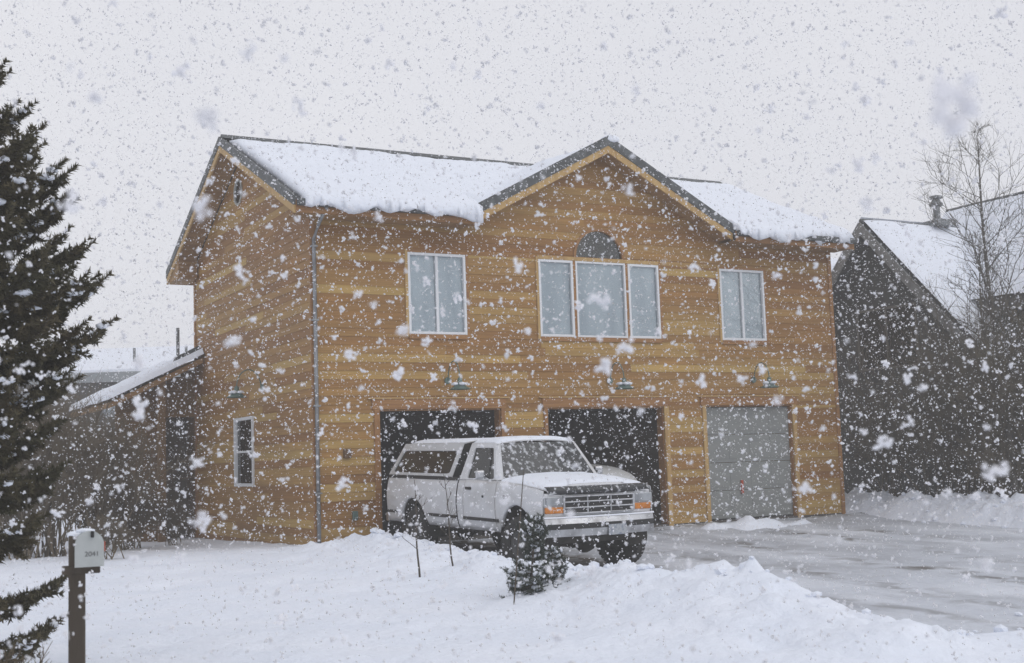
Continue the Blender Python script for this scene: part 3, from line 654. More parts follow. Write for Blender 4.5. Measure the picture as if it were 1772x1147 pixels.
wall_lamp((-.028,2.75,2.93), -PI/2, 'gooseneck barn lamp on the left gable wall above the narrow window')

# ------------------------------------------------------------------ white pickup truck
TR = empty('pickup_truck', (2.22,-4.86,-.255), (0,.024,-PI/2+.029)); TR.scale = (1, 1, 1.035)
tag(TR, 'white pickup truck with camper shell parked nose-out before the open garage', 'truck')
def yw(z): return np.interp(z, [.50,.60,.72,.90,1.0,1.10,1.20,1.27], [.90,.945,.972,.985,.985,.972,.950,.925])
def plan(x): return 1-.055*np.clip((x-.25)/.45, 0, 1)**2
def beltz(x): return float(np.interp(x, [-4.8,-1.8,-.66,0,.5,.68], [1.27,1.27,1.265,1.235,1.185,1.15]))
def lowz(x):
    z = .545 if x < -.5 else .60
    for xc in (0.0, -3.378):
        d = abs(x-xc)
        if d < .49: z = max(z, .46+math.sqrt(.49**2-d*d))
    return z
def side_panel(name, x0, x1, sg, mt=None):
    xs = sorted({x0, x1, *[x for x in np.arange(-4.9, .8, .045) if x0 < x < x1], *[x for c in (0,-3.378) for x in (c-.49, c+.49, c-.488, c+.488) if x0 < x < x1]})
    P = []
    for x in xs:
        l, t = lowz(x), beltz(x)
        P.append([(x, sg*yw(z)*plan(x), z) for z in np.linspace(l, t, 11)])
    b = MB().grid(P); lip = [[p[0], (p[0][0], p[0][1]-sg*.05, p[0][2]+.0)] for p in P]; b.grid(lip)
    return b.build(name, mt or M['truck'], TR, smooth=True, solid=.006)
for sg in (-1, 1):
    fe = side_panel('fender', -.605, .66, sg)
    side_panel('door', -1.60, -.615, sg)
    side_panel('cab_corner', -1.80, -1.61, sg)
    side_panel('bed_side', -4.38, -1.84, sg)
    # side moulding
    for a, bb in ((-.66+.02, -.52), (-1.60, -.66), (-2.85, -1.83), (-4.34,-3.9)):
        MB().hexa([(a,sg*.962,.685),(bb,sg*.962,.685),(bb,sg*.99,.685),(a,sg*.99,.685),(a,sg*.962,.73),(bb,sg*.962,.73),(bb,sg*.99,.73),(a,sg*.99,.73)]).build('side_moulding', M['black'], TR, bevel=.006)
    # inner wheel wells
    for xc in (0.0, -3.378):
        q = [(xc+.50*math.cos(a), .46+.50*math.sin(a)) for a in np.linspace(-.25, PI+.25, 18)]
        b = MB(); ya, yb = sg*.55, sg*.955
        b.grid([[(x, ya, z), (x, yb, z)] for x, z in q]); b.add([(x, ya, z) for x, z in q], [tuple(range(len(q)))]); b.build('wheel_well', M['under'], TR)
    # door handle, fender badge, mirror
    MB().box(-1.52, -1.36, min(sg*.965,sg*.995), max(sg*.965,sg*.995), 1.125, 1.165).build('door_handle', M['black'], TR, bevel=.01)
    MB().box(-.36, -.22, min(sg*.978,sg*.99), max(sg*.978,sg*.99), 1.02, 1.075).build('badge', M['black'], fe, bevel=.01)
    MB().box(-1.00, -.95, min(sg*.980,sg*.992), max(sg*.980,sg*.992), 1.02, 1.055).build('emblem', M['black'], TR, bevel=.006)
    mi = MB().box(-.94, -.86, min(sg*.99,sg*1.14), max(sg*.99,sg*1.14), 1.29, 1.42).build('mirror', M['chrome'], TR, bevel=.03)
    MB().tube([(-.86,sg*.92,1.30),(-.86,sg*1.02,1.345)], .018, 6).build('mirror_arm', M['black'], mi)
# hood: crowned, with a broad raised middle; fender tops
def hood_z(x, y): return beltz(x)-.005+.055*(1-(abs(y)/.90)**2.4)+.016*(abs(y) < .5)
P = [[(x, y*plan(x), hood_z(x, y)-.05*max(0, (x-.60)/.08)**2) for y in np.linspace(-.88, .88, 29)] for x in np.linspace(-.60, .68, 18)]
MB().grid(P).build('hood', M['truck'], TR, smooth=True, solid=.008)
for sg in (-1, 1):
    MB().grid([[(x, sg*.926*plan(x), beltz(x)), (x, sg*.90*plan(x), beltz(x)+.003), (x, sg*.886*plan(x), beltz(x)-.012)] for x in np.linspace(-.66, .66, 16)]).build('fender_top', M['truck'], TR, smooth=True)
# snow lying on the hood
b = MB(); rows = []
for x in np.linspace(-.58, .60, 34):
    row = []
    for y in np.linspace(-.89, .89, 44):
        e = min((.60-x)/.14, (x+.58)/.06, (.89-abs(y))/.08, 1); e = max(e, 0); t = .035+.018*float(fbm(x, y, 3, 3, 101))
        row.append((x, y*plan(x), hood_z(x, y)+.006+t*math.sqrt(e*(2-e))))
    rows.append(row)
b.grid(rows); b.build('hood_snow', M['roof_snow'], TR, smooth=True)
# cowl and wipers
MB().box(-.70, -.60, -.86, .86, 1.235, 1.272).build('cowl', M['black'], TR, bevel=.01)
for y in (-.45, .25): MB().tube([(-.645,y,1.30),(-.70,y+.25,1.335),(-.715,y+.52,1.35)], .012, 6).build('wiper', M['black'], TR)
# cab greenhouse
ZB, ZT = 1.27, 1.80
wb = lambda s: (-.66, s*.83, ZB); wt = lambda s: (-1.03, s*.68, ZT)
rb_ = lambda s: (-1.79, s*.925, ZB); rt = lambda s: (-1.76, s*.69, ZT)
def lerp(a, b_, t): return tuple(np.array(a)*(1-t)+np.array(b_)*t)
def quad_frame(corners, ins, name, mt, glassname, gmt, depth=.012, seg=5, rnd=.25, push=(0,0,0)):
    """frame between a quad and a rounded inset quad, with a pane inside. corners: bl, br, tr, tl; ins: (left,right,bottom,top) fractions"""
    bl, br, tr_, tl = [np.array(c, float) for c in corners]
    P = lambda u, v: (bl*(1-u)+br*u)*(1-v)+(tl*(1-u)+tr_*u)*v
    l, r, bo, to = ins; u0, u1, v0, v1 = l, 1-r, bo, 1-to
    inner = []; outer = []
    cor = [(u0,v0),(u1,v0),(u1,v1),(u0,v1)]; oc = [(0,0),(1,0),(1,1),(0,1)]
    for k in range(4):
        a, b_, c = np.array(cor[k-1]), np.array(cor[k]), np.array(cor[(k+1)%4]); oa, ob_, occ = np.array(oc[k-1]), np.array(oc[k]), np.array(oc[(k+1)%4])
        p0 = b_+(a-b_)*rnd*.5; p2 = b_+(c-b_)*rnd*.5; o0 = ob_+(oa-ob_)*rnd*.5; o2 = ob_+(occ-ob_)*rnd*.5
        for t in np.linspace(0, 1, seg):
            q = (1-t)**2*p0+2*t*(1-t)*b_+t*t*p2; inner.append(P(*q))
            o = (o0*(1-2*t)+ob_*2*t) if t < .5 else (ob_*(2-2*t)+o2*(2*t-1)); outer.append(P(*o))
    f = MB().ring(outer, inner).build(name, mt, TR, solid=.02)
    g = MB().add([p+np.array(push) for p in inner], [tuple(range(len(inner)))]).build(glassname, gmt, f)
    return f
for s in (-1, 1):
    # side of the cab: door top frame with window
    quad_frame([(-1.79,s*.925,ZB),(-.66,s*.905,ZB),(-1.03,s*.70,ZT),(-1.77,s*.70,ZT)], (.20,.07,.03,.13), 'door_frame', M['truck'], 'side_glass', M['tglass'], rnd=.14, push=(0,-s*.012,0))
    # A pillar
    MB().hexa([(-.66,s*.905,ZB),(-.60,s*.82,ZB),(-.68,s*.80,ZB),(-.74,s*.88,ZB),(-1.03,s*.70,ZT),(-.985,s*.645,ZT),(-1.06,s*.63,ZT),(-1.10,s*.68,ZT)]).build('windshield_pillar', M['truck'], TR, bevel=.012)
    # B pillar / division bar of the side window
    MB().tube([(-.93,s*.885,ZB+.02),(-1.12,s*.735,ZT-.09)], .012, 5).build('vent_window_bar', M['black'], TR)
# windshield
P = [[((-.60+(-.385)*v)+.03*(1-u*u)*1.0, u*(.82+(-.175)*v), ZB+(ZT-ZB)*v) for u in np.linspace(-1, 1, 13)] for v in np.linspace(0, 1, 7)]
MB().grid(P).build('windshield', M['wglass'], TR, smooth=True)
# rear window wall of the cab
quad_frame([(-1.79,-.92,ZB),(-1.79,.92,ZB),(-1.76,.69,ZT),(-1.76,-.69,ZT)], (.18,.18,.15,.18), 'cab_back', M['truck'], 'rear_glass', M['tglass'])
MB().box(-1.795, -1.77, -.92, .92, .56, ZB-.002).build('cab_back_panel', M['truck'], TR)
# roof
def roof_z(x, y): return ZT+.055*(1-(abs(y)/.70)**3)*(1-max(0,(-1.12-x)*0))-.03*max(0,(x+1.12)/.14)**2
P = [[(x, y, roof_z(x, y)) for y in np.linspace(-.70, .70, 19)] for x in np.linspace(-1.78, -.985, 14)]
MB().grid(P).build('cab_roof', M['truck'], TR, smooth=True, solid=.012)
rows = []
for x in np.linspace(-1.76, -1.0, 20):
    row = []
    for y in np.linspace(-.69, .69, 24):
        e = max(min((-1.0-x)/.08, (x+1.76)/.05, (.69-abs(y))/.06, 1), 0); row.append((x, y, roof_z(x, y)+.008+(.032+.012*float(fbm(x, y, 4, 2, 103)))*math.sqrt(e*(2-e))))
    rows.append(row)
MB().grid(rows).build('cab_roof_snow', M['roof_snow'], TR, smooth=True)
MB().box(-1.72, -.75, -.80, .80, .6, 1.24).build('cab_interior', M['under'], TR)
# front: header panel, grille, lamps
MB().box(.56, .655, -.91, .91, .80, 1.115).build('front_panel', M['truck'], TR, bevel=.02)
bug = MB(); P = []
for y in np.linspace(-.86, .86, 25):
    xo = .70-.05*(abs(y)/.86)**3; P.append([(xo-.03, y*.97, 1.09), (xo+.02, y*.98, 1.125), (xo-.015, y, 1.185), (xo-.06, y, 1.20)])
bug.grid(P); bug.build('bug_deflector', M['bug'], TR, smooth=True, solid=.008)
gr = MB().box(.655, .668, -.575, .575, .835, 1.075).build('grille', M['black'], TR)
b = MB()
for z in (.835, .912, .990, 1.062): MB().box(.669, .690, -.59, .59, z-.009, z+.009).build('grille_bar', M['chrome'], gr, bevel=.004)
for y in (-.59, -.20, .20, .59): MB().box(.6695, .686, y-.010, y+.010, .83, 1.07).build('grille_bar', M['chrome'], gr, bevel=.004)
for sg in (-1, 1):
    ya, yb = sorted((sg*.615, sg*.885)); hl = MB().box(.640, .684, ya, yb, .945, 1.075).build('headlight', M['lens'], TR, bevel=.012)
    yc, yd = sorted((sg*.61, sg*.905)); MB().box(.630, .680, yc, yd, .845, .930).build('turn_signal', M['amber'], TR, bevel=.012)
    ye, yf = sorted((sg*.886, sg*.93)); MB().box(.54, .665, ye, yf, .94, 1.07).build('side_marker', M['lens'], TR, bevel=.01)
    yg, yh = sorted((sg*.598, sg*.612)); MB().box(.655, .688, yg, yh, .835, 1.08).build('lamp_bezel', M['chrome'], TR)
# bumper: three bands wrapping round the corners
def band(name, z0, z1, d, mt, lean=0.0):
    pl = []
    for y in np.linspace(-1, 1, 33):
        pl.append((.80-.11*abs(y)**3+d, y*.985))
    pl = [(.40, -.975-d*.5)]+[(.60,-.99-d*.5)]+pl[1:-1]+[(.60,.99+d*.5)]+[(.40,.975+d*.5)]
    A = [(x, y, z0) for x, y in pl]; B = [(x-lean, y, z1) for x, y in pl]
    b = MB().grid([[a_, b_] for a_, b_ in zip(A, B)]); b.grid([[(x-lean, y, z1), (max(x-.16, .38)-lean, y*.9, z1)] for x, y in pl]); b.grid([[(x, y, z0), (max(x-.16, .38), y*.9, z0)] for x, y in pl])
    return b.build(name, mt, TR, smooth=False, solid=.004)
bu = band('bumper', .705, .775, .0, M['chrome'], .02)
band('bumper_strip', .635, .704, .012, M['black']); band('bumper_lower', .535, .634, -.008, M['chrome'], -.01)
rows = [[(x_, y, .782+z_) for x_, z_ in ((.80-.11*abs(y)**3-.02,.0),(.76-.11*abs(y)**3,.022),(.67-.1*abs(y)**3,.0))] for y in np.linspace(-.96, .96, 30)]
MB().grid(rows).build('bumper_snow', M['roof_snow'], TR, smooth=True)
MB().box(.815, .825, .05, .36, .525, .67).build('license_plate', M['plate'], TR, bevel=.006)
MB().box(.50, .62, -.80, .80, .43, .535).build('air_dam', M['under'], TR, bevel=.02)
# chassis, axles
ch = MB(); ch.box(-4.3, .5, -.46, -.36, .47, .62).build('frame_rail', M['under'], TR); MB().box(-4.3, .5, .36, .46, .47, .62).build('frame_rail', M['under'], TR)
MB().box(-4.3, -.5, -.80, .80, .50, .62).build('floor_pan', M['under'], TR)
MB().box(-.5, .52, -.40, .40, .50, 1.05).build('engine_block', M['under'], TR)
for xa in (0., -3.378):
    ax = MB().tube([(xa,-.80,.40),(xa,.80,.40)], .05, 8).build('axle', M['under'], TR)
    b = MB(); b.lathe([(0,-.17),(.13,-.12),(.17,0),(.13,.12),(0,.17)], (xa,.18 if xa == 0 else 0,.39), 'x', 14); b.build('differential', M['under'], ax, smooth=True)
MB().hexa([(.02,-.05,.30),(.06,.62,.40),(-.06,.62,.40),(-.08,-.05,.30),(.02,-.05,.42),(.06,.62,.50),(-.06,.62,.50),(-.08,-.05,.42)]).build('axle_beam', M['under'], TR)
MB().hexa([(.02,.25,.28),(.06,-.62,.38),(-.06,-.62,.38),(-.08,.25,.28),(.02,.25,.40),(.06,-.62,.48),(-.06,-.62,.48),(-.08,.25,.40)]).build('axle_beam', M['under'], TR)
def wheel(x, y, steer):
    sg = 1 if y > 0 else -1
    we = empty('wheel', (x, y, .395), (0,0,steer)); we.parent = TR
    prof = [(.215,-.105),(.24,-.118),(.33,-.128),(.375,-.118),(.395,-.085),(.397,0),(.395,.085),(.375,.118),(.33,.128),(.24,.118),(.215,.105)]
    MB().lathe(prof, (0,0,0), 'y', 36).build('tyre', M['rubber'], we, smooth=True)
    b = MB()
    for k in range(40):
        a = 2*PI*k/40
        for s2, ph in ((-1,0),(1,.5)):
            a2 = a+ph*2*PI/40; ca, sa = math.cos(a2), math.sin(a2); ta, tb = -sa, ca; h = .021
            p = lambda r, t, yy: (ca*r+ta*t, yy, sa*r+tb*t)
            y0_, y1_ = sorted((s2*.012, s2*.10))
            b.hexa([p(.392,-h,y0_), p(.392,h,y0_), p(.388,h,y1_), p(.388,-h,y1_), p(.405,-h,y0_), p(.405,h,y0_), p(.40,h,y1_), p(.40,-h,y1_)])
    tread = b.build('tread', M['rubber'], we); tread['kind'] = 'stuff'
    MB().lathe([(.222,-.10),(.21,.0),(.222,.10),(.20,.09*1),(.17,.06),(.15,.075),(.06,.075),(.055,.11),(0,.112)] if sg > 0 else
               [(.222,.10),(.21,.0),(.222,-.10),(.20,-.09),(.17,-.06),(.15,-.075),(.06,-.075),(.055,-.11),(0,-.112)], (0,0,0), 'y', 28).build('rim', M['rim'], we, smooth=True)
    MB().lathe([(.0,-.02*sg),(.20,-.02*sg)], (0,0,0), 'y', 20).build('brake_disc', M['under'], we)
wheel(0, .82, .33); wheel(0, -.82, .33); wheel(-3.378, .82, 0); wheel(-3.378, -.82, 0)
# tailgate, rear bumper, bed front
MB().box(-4.41, -4.37, -.90, .90, .62, 1.26).build('tailgate', M['truck'], TR, bevel=.015)
MB().box(-4.56, -4.42, -.93, .93, .52, .68).build('rear_bumper', M['chrome'], TR, bevel=.03)
MB().box(-1.86, -1.83, -.90, .90, .62, 1.26).build('bed_front', M['truck'], TR)
MB().box(-4.36, -1.87, -.88, .88, 1.20, 1.23).build('bed_floor', M['under'], TR)
# camper shell
CT, CB = 1.80, 1.301
MB().box(-4.36, -1.84, -.94, .94, 1.250, 1.300).build('shell_gasket', M['black'], TR)
for s in (-1, 1):
    quad_frame([(-4.38,s*.93,CB),(-2.03,s*.93,CB),(-1.97,s*.735,CT),(-4.10,s*.735,CT)], (.05,.055,.08,.22), 'shell_side', M['truck_cap'], 'shell_window', M['tglass'], rnd=.16, push=(0,-s*.008,0))
def shell_z(x, y): return CT+.045*(1-(abs(y)/.735)**4)-.05*max(0,(-3.8-x)/.35)**2
MB().grid([[(x, y, shell_z(x, y)) for y in np.linspace(-.738, .738, 17)] for x in np.linspace(-4.11, -1.965, 22)]).build('shell_roof', M['truck_cap'], TR, smooth=True, solid=.012)
quad_frame([(-4.385,-.93,CB),(-4.385,.93,CB),(-4.11,.735,CT-.03),(-4.11,-.735,CT-.03)], (.1,.1,.12,.12), 'shell_back', M['truck_cap'], 'shell_back_window', M['tglass'])
MB().add([(-2.03,-.93,CB),(-2.03,.93,CB),(-1.97,.735,CT),(-1.97,-.735,CT)], [(0,1,2,3)]).build('shell_front', M['black'], TR, solid=.01)
rows = []
for x in np.linspace(-4.02, -2.02, 26):
    row = []
    for y in np.linspace(-.70, .70, 18):
        e = max(min((-2.02-x)/.08, (x+4.02)/.3, (.70-abs(y))/.06, 1), 0); row.append((x, y, shell_z(x, y)+.008+(.022+.015*float(fbm(x, y, 3, 2, 105)))*math.sqrt(e*(2-e))))
    rows.append(row)
MB().grid(rows).build('shell_snow', M['roof_snow'], TR, smooth=True)
MB().box(-1.99, -1.80, -.92, .92, 1.25, 1.30).build('gap_seal', M['black'], TR); MB().box(-4.33, -2.05, -.90, .90, 1.302, 1.32).build('shell_floor', M['under'], TR)

# ------------------------------------------------------------------ silver car nose in the middle bay
CR = tag(empty('silver_car', (5.70,1.30,.0), (0,0,-PI/2)), 'light grey car inside the middle bay, only its hood showing behind the truck', 'car')
def sec(x, hw, zt, zb, n=17, e=3.2):
    return [(x, hw*np.sign(math.cos(a))*abs(math.cos(a))**(2/e), zb+(zt-zb)*abs(math.sin(a))**(2/e)) for a in np.linspace(0, PI, n)]
st = [(1.95,.55,.80,.35),(1.90,.70,.98,.30),(1.75,.80,1.12,.28),(1.4,.86,1.20,.28),(.9,.885,1.245,.28),(.3,.89,1.27,.28),(-.3,.89,1.28,.28),(-1.2,.89,1.27,.28),(-2.2,.88,1.25,.28),(-2.7,.80,1.15,.30),(-2.8,.70,1.0,.34)]
MB().grid([sec(*q) for q in st]).build('body', M['silver'], CR, smooth=True)
MB().add(sec(*st[0]), [tuple(range(17))]).build('nose', M['silver'], CR)
MB().grid([sec(x, h, zt, 1.2, 17, 3.0) for x, h, zt in ((.15,.70,1.27),(-.25,.66,1.50),(-.6,.62,1.60),(-1.4,.62,1.61),(-1.9,.62,1.5),(-2.3,.70,1.25))]).build('cabin', M['tglass'], CR, smooth=True)
for s in (-1, 1):
    y0_, y1_ = sorted((s*.45, s*.68)); MB().box(1.86, 1.935, y0_, y1_, .72, .86).build('headlight', M['lens'], CR, bevel=.02)
MB().box(1.93, 1.97, -.36, .36, .62, .80).build('grille', M['black'], CR, bevel=.01); MB().box(1.85, 2.05, -.80, .80, .42, .58).build('bumper', M['chrome'], CR, bevel=.04)
MB().box(.2, 1.7, -.886, -.2, .9, .9005).build('hood_seam', M['black'], CR) if False else None
for x in (1.25, -1.75):
    for s in (-1, 1):
        we = empty('wheel', (x, s*.80, .33)); we.parent = CR
        MB().lathe([(.19,-.10),(.30,-.11),(.33,-.07),(.33,.07),(.30,.11),(.19,.10)], (0,0,0), 'y', 26).build('tyre', M['rubber'], we, smooth=True)
        MB().lathe([(.19,s*.09),(.06,s*.06),(0,s*.07)], (0,0,0), 'y', 20).build('rim', M['galv'], we, smooth=True)

# ------------------------------------------------------------------ neighbouring grey house on the right
NB = tag(empty('grey_house'), 'dark grey neighbouring house with steep snowy gable, behind the bare trees', 'house')
NX, NYc, NZ = 15.45, 2.0, 6.92
def nz(y): return NZ-1.04*abs(y-NYc)
ye, yb_ = NYc-3.9, NYc+3.9
b = MB(); b.prism([(NX,ye+.35,-.4),(NX,yb_-.35,-.4),(NX,yb_-.35,nz(yb_-.35)-.2),(NX,NYc,NZ-.2),(NX,ye+.35,nz(ye+.35)-.2)], [(NX+.2,ye+.35,-.4),(NX+.2,yb_-.35,-.4),(NX+.2,yb_-.35,nz(yb_-.35)-.2),(NX+.2,NYc,NZ-.2),(NX+.2,ye+.35,nz(ye+.35)-.2)])
b.build('gable_wall', M['nb_wall'], NB)
MB().box(NX+.2, 26, ye+.35, ye+.5, -.4, nz(ye+.35)-.2).build('front_wall', M['nb_wall'], NB); MB().box(NX+.2, 26, yb_-.5, yb_-.35, -.4, nz(yb_-.35)-.2).build('rear_wall', M['nb_wall'], NB)
nr = empty('roof'); nr.parent = NB
NX0 = NX-.42
for y_, s in ((ye, -1), (yb_, 1)):
    MB().hexa([(NX0,y_,nz(y_)-.16),(26,y_,nz(y_)-.16),(26,NYc,NZ-.16),(NX0,NYc,NZ-.16),(NX0,y_,nz(y_)),(26,y_,nz(y_)),(26,NYc,NZ),(NX0,NYc,NZ)]).build('roof_slope', M['shingle'], nr)
    MB().hexa([(NX0-.05,y_,nz(y_)-.30),(NX0-.001,y_,nz(y_)-.30),(NX0-.001,NYc,NZ-.30),(NX0-.05,NYc,NZ-.30),(NX0-.05,y_,nz(y_)+.02),(NX0-.001,y_,nz(y_)+.02),(NX0-.001,NYc,NZ+.02),(NX0-.05,NYc,NZ+.02)]).build('rake_board', M['nb_trim'], nr)
xs_ = np.arange(NX0+.02, 26, .12); ys_ = np.linspace(ye-.05, NYc, 44); X, Y = np.meshgrid(xs_, ys_, indexing='ij')
e_ = np.minimum(np.minimum(X-(NX0-.02), Y-(ye-.06)), NYc-.04-Y); pr = np.sqrt(np.clip(e_/.14, 0, 1)*(2-np.clip(e_/.14, 0, 1)))
MB().grid(np.stack([X, Y, NZ-1.04*np.abs(Y-NYc)+.004+(.20+.06*fbm(X, Y, .8, 3, 111))*pr], -1).tolist()).build('roof_snow', M['roof_snow'], nr, smooth=True)
MB().grid([[(x, NYc+.02, NZ+.16), (x, yb_, nz(yb_)+.16)] for x in (NX0+.05, 26)]).build('roof_snow', M['roof_snow'], nr)
MB().tube([(NX0,NYc,NZ+.05),(26,NYc,NZ+.05)], .06, 6).build('ridge_cap', M['roof_edge'], nr)
# cross wing whose ridge comes forward
WX, WZ_ = 19.2, 7.5
for s in (-1, 1):
    xe_ = WX+s*3.1; ze_ = WZ_-3.1*.95
    MB().hexa([(WX,-3.2,WZ_-.16),(xe_,-3.2,ze_-.16),(xe_,3.0,ze_-.16),(WX,3.0,WZ_-.16),(WX,-3.2,WZ_),(xe_,-3.2,ze_),(xe_,3.0,ze_),(WX,3.0,WZ_)]).build('roof_slope', M['shingle'], nr)
    X, Y = np.meshgrid(np.linspace(0, 1, 30), np.linspace(-3.15, 3.0, 44), indexing='ij'); XX = WX+s*(.05+3.03*X)
    pr = np.sqrt(np.clip((Y+3.2)/.14, 0, 1)*(2-np.clip((Y+3.2)/.14, 0, 1)))
    MB().grid(np.stack([XX, Y, WZ_-.95*np.abs(XX-WX)+.004+(.19+.06*fbm(XX, Y, .8, 3, 115))*pr], -1).tolist()).build('roof_snow', M['roof_snow'], nr, smooth=True)
    MB().hexa([(WX,-3.25,WZ_-.30),(xe_,-3.25,ze_-.30),(xe_,-3.201,ze_-.30),(WX,-3.201,WZ_-.30),(WX,-3.25,WZ_+.02),(xe_,-3.25,ze_+.02),(xe_,-3.201,ze_+.02),(WX,-3.201,WZ_+.02)]).build('rake_board', M['nb_trim'], nr)
MB().tube([(WX,-3.2,WZ_+.17),(WX,3.0,WZ_+.17)], .06, 6).build('ridge_cap', M['roof_edge'], nr)
MB().prism([(WX-2.9,-2.75,-.4),(WX+2.9,-2.75,-.4),(WX+2.9,-2.75,4.5),(WX,-2.75,WZ_-.2),(WX-2.9,-2.75,4.5)], [(WX-2.9,-2.6,-.4),(WX+2.9,-2.6,-.4),(WX+2.9,-2.6,4.5),(WX,-2.6,WZ_-.2),(WX-2.9,-2.6,4.5)]).build('wing_wall', M['nb_wall'], NB)
MB().box(WX-2.9, WX-2.75, -2.6, ye+.35, -.4, 4.5).build('wing_wall', M['nb_wall'], NB)
# stove pipe
vp = MB().tube([(17.6,1.9,6.75),(17.6,1.9,7.6)], .09, 12).build('stove_pipe', M['vent'], NB)
MB().lathe([(.0,.0),(.16,.0),(.17,.06),(.11,.14),(.09,.18),(.17,.20),(.17,.25),(0,.30)], (17.6,1.9,7.5), 'z', 16).build('pipe_cap', M['vent'], vp); MB().box(17.3, 17.9, 1.55, 2.15, 6.95, 7.1).build('flashing', M['vent'], vp)
# window in the gable, drawn as thin pale lines
nw = empty('window'); nw.parent = NB
y0_, y1_, z0_, z1_ = .75, 2.75, 3.35, 4.75
for a, c in ((y0_, y0_+.06), ((y0_+y1_)/2-.03, (y0_+y1_)/2+.03), (y1_-.06, y1_)): MB().box(NX-.03, NX+.02, a, c, z0_, z1_).build('frame', M['nb_frame'], nw)
for a, c in ((z0_-.06, z0_), (z1_, z1_+.06)): MB().box(NX-.032, NX+.02, y0_, y1_, a, c).build('frame', M['nb_frame'], nw)
MB().box(NX-.012, NX-.004, y0_+.061, y1_-.061, z0_+.001, z1_-.001).build('pane', M['tglass'], nw)

# ------------------------------------------------------------------ snowy roof glimpsed between the two houses
GH = tag(empty('white_house'), 'snow-covered roof glimpsed between the cedar house and the grey gable', 'house')
a = at(1418, 470, 46); c = at(1475, 470, 46); zt2 = at(1440, 412, 46)[2]
MB().box(a[0], c[0]+1.5, a[1], a[1]+6, -.5, a[2]).build('wall', M['far_wall'], GH)
MB().hexa([(a[0]-.4,a[1]-.4,a[2]-.1),(c[0]+2,a[1]-.4,a[2]-.1),(c[0]+2,a[1]+3,zt2-.3),(a[0]-.4,a[1]+3,zt2-.3),(a[0]-.4,a[1]-.4,a[2]+.2),(c[0]+2,a[1]-.4,a[2]+.2),(c[0]+2,a[1]+3,zt2),(a[0]-.4,a[1]+3,zt2)]).build('snowy_roof', M['roof_snow'], GH)

# ------------------------------------------------------------------ far house on the left, behind the wing
FH = tag(empty('far_house'), 'low far house with pale fascia behind the bushes left of the wing', 'house')
p0 = at(40, 655, 44); p1 = at(330, 655, 44); dx = (p1-p0); dx[2] = 0; L = np.linalg.norm(dx); ex = dx/L; ey = np.array([-ex[1], ex[0], 0]); zE = p0[2]
def F_(u, v, z): return tuple(p0[:2]+ex[:2]*u+ey[:2]*v)+(z,)
def fbox(name, u0, u1, v0, v1, z0, z1, mt, par): return MB().hexa([F_(u0,v0,z0),F_(u1,v0,z0),F_(u1,v1,z0),F_(u0,v1,z0),F_(u0,v0,z1),F_(u1,v0,z1),F_(u1,v1,z1),F_(u0,v1,z1)]).build(name, mt, par)
fbox('wall', -3, L+4, .6, 6, -.6, zE-.1, M['far_wall'], FH); fbox('fascia', -3.4, L+4.4, -.05, 0, zE-.22, zE+.12, M['far_fascia'], FH); fbox('soffit', -3.4, L+4.4, 0, .6, zE-.2, zE-.12, M['far_wall'], FH)
MB().hexa([F_(-3.4,0,zE-.1),F_(L+4.4,0,zE-.1),F_(L+4.4,4,zE+1.0),F_(-3.4,4,zE+1.0),F_(-3.4,0,zE+.22),F_(L+4.4,0,zE+.22),F_(L+4.4,4,zE+1.35),F_(-3.4,4,zE+1.35)]).build('snowy_roof', M['roof_snow'], FH)
fw_ = fbox('window', 2.6, 3.6, .55, .61, zE-1.4, zE-.5, M['far_glass'], FH)
for u in (4.05, 5.9): 
    a = F_(u-.55, 1.2, zE+.4); MB().tube([a, (a[0], a[1], zE+1.05)], .05, 8).build('vent_pipe', M['vent'], FH)

# ------------------------------------------------------------------ plants
def needles(P0, P1, per_m, ln, wd, seed):
    """brush of needle triangles along the segments P0->P1 (n,3)"""
    r_ = np.random.default_rng(seed); D = P1-P0; Ln = np.linalg.norm(D, axis=1); cnt = np.maximum((Ln*per_m).astype(int), 3); k = np.repeat(np.arange(len(P0)), cnt); n = len(k)
    t = r_.random(n); base = P0[k]+D[k]*t[:,None]; ax = D[k]/(Ln[k][:,None]+1e-9)
    v = r_.normal(size=(n,3)); v -= (v*ax).sum(1)[:,None]*ax; v /= np.linalg.norm(v, axis=1)[:,None]+1e-9
    d = v*.8+ax*.6; d /= np.linalg.norm(d, axis=1)[:,None]; L = ln*r_.uniform(.7,1.25,n)
    s = np.cross(d, r_.normal(size=(n,3))); s /= np.linalg.norm(s, axis=1)[:,None]+1e-9
    tip = base+d*L[:,None]; a = base+s*wd*.5; b_ = base-s*wd*.5
    V = np.stack([a, b_, tip], 1).reshape(-1,3); return V, np.arange(3*n).reshape(-1,3)
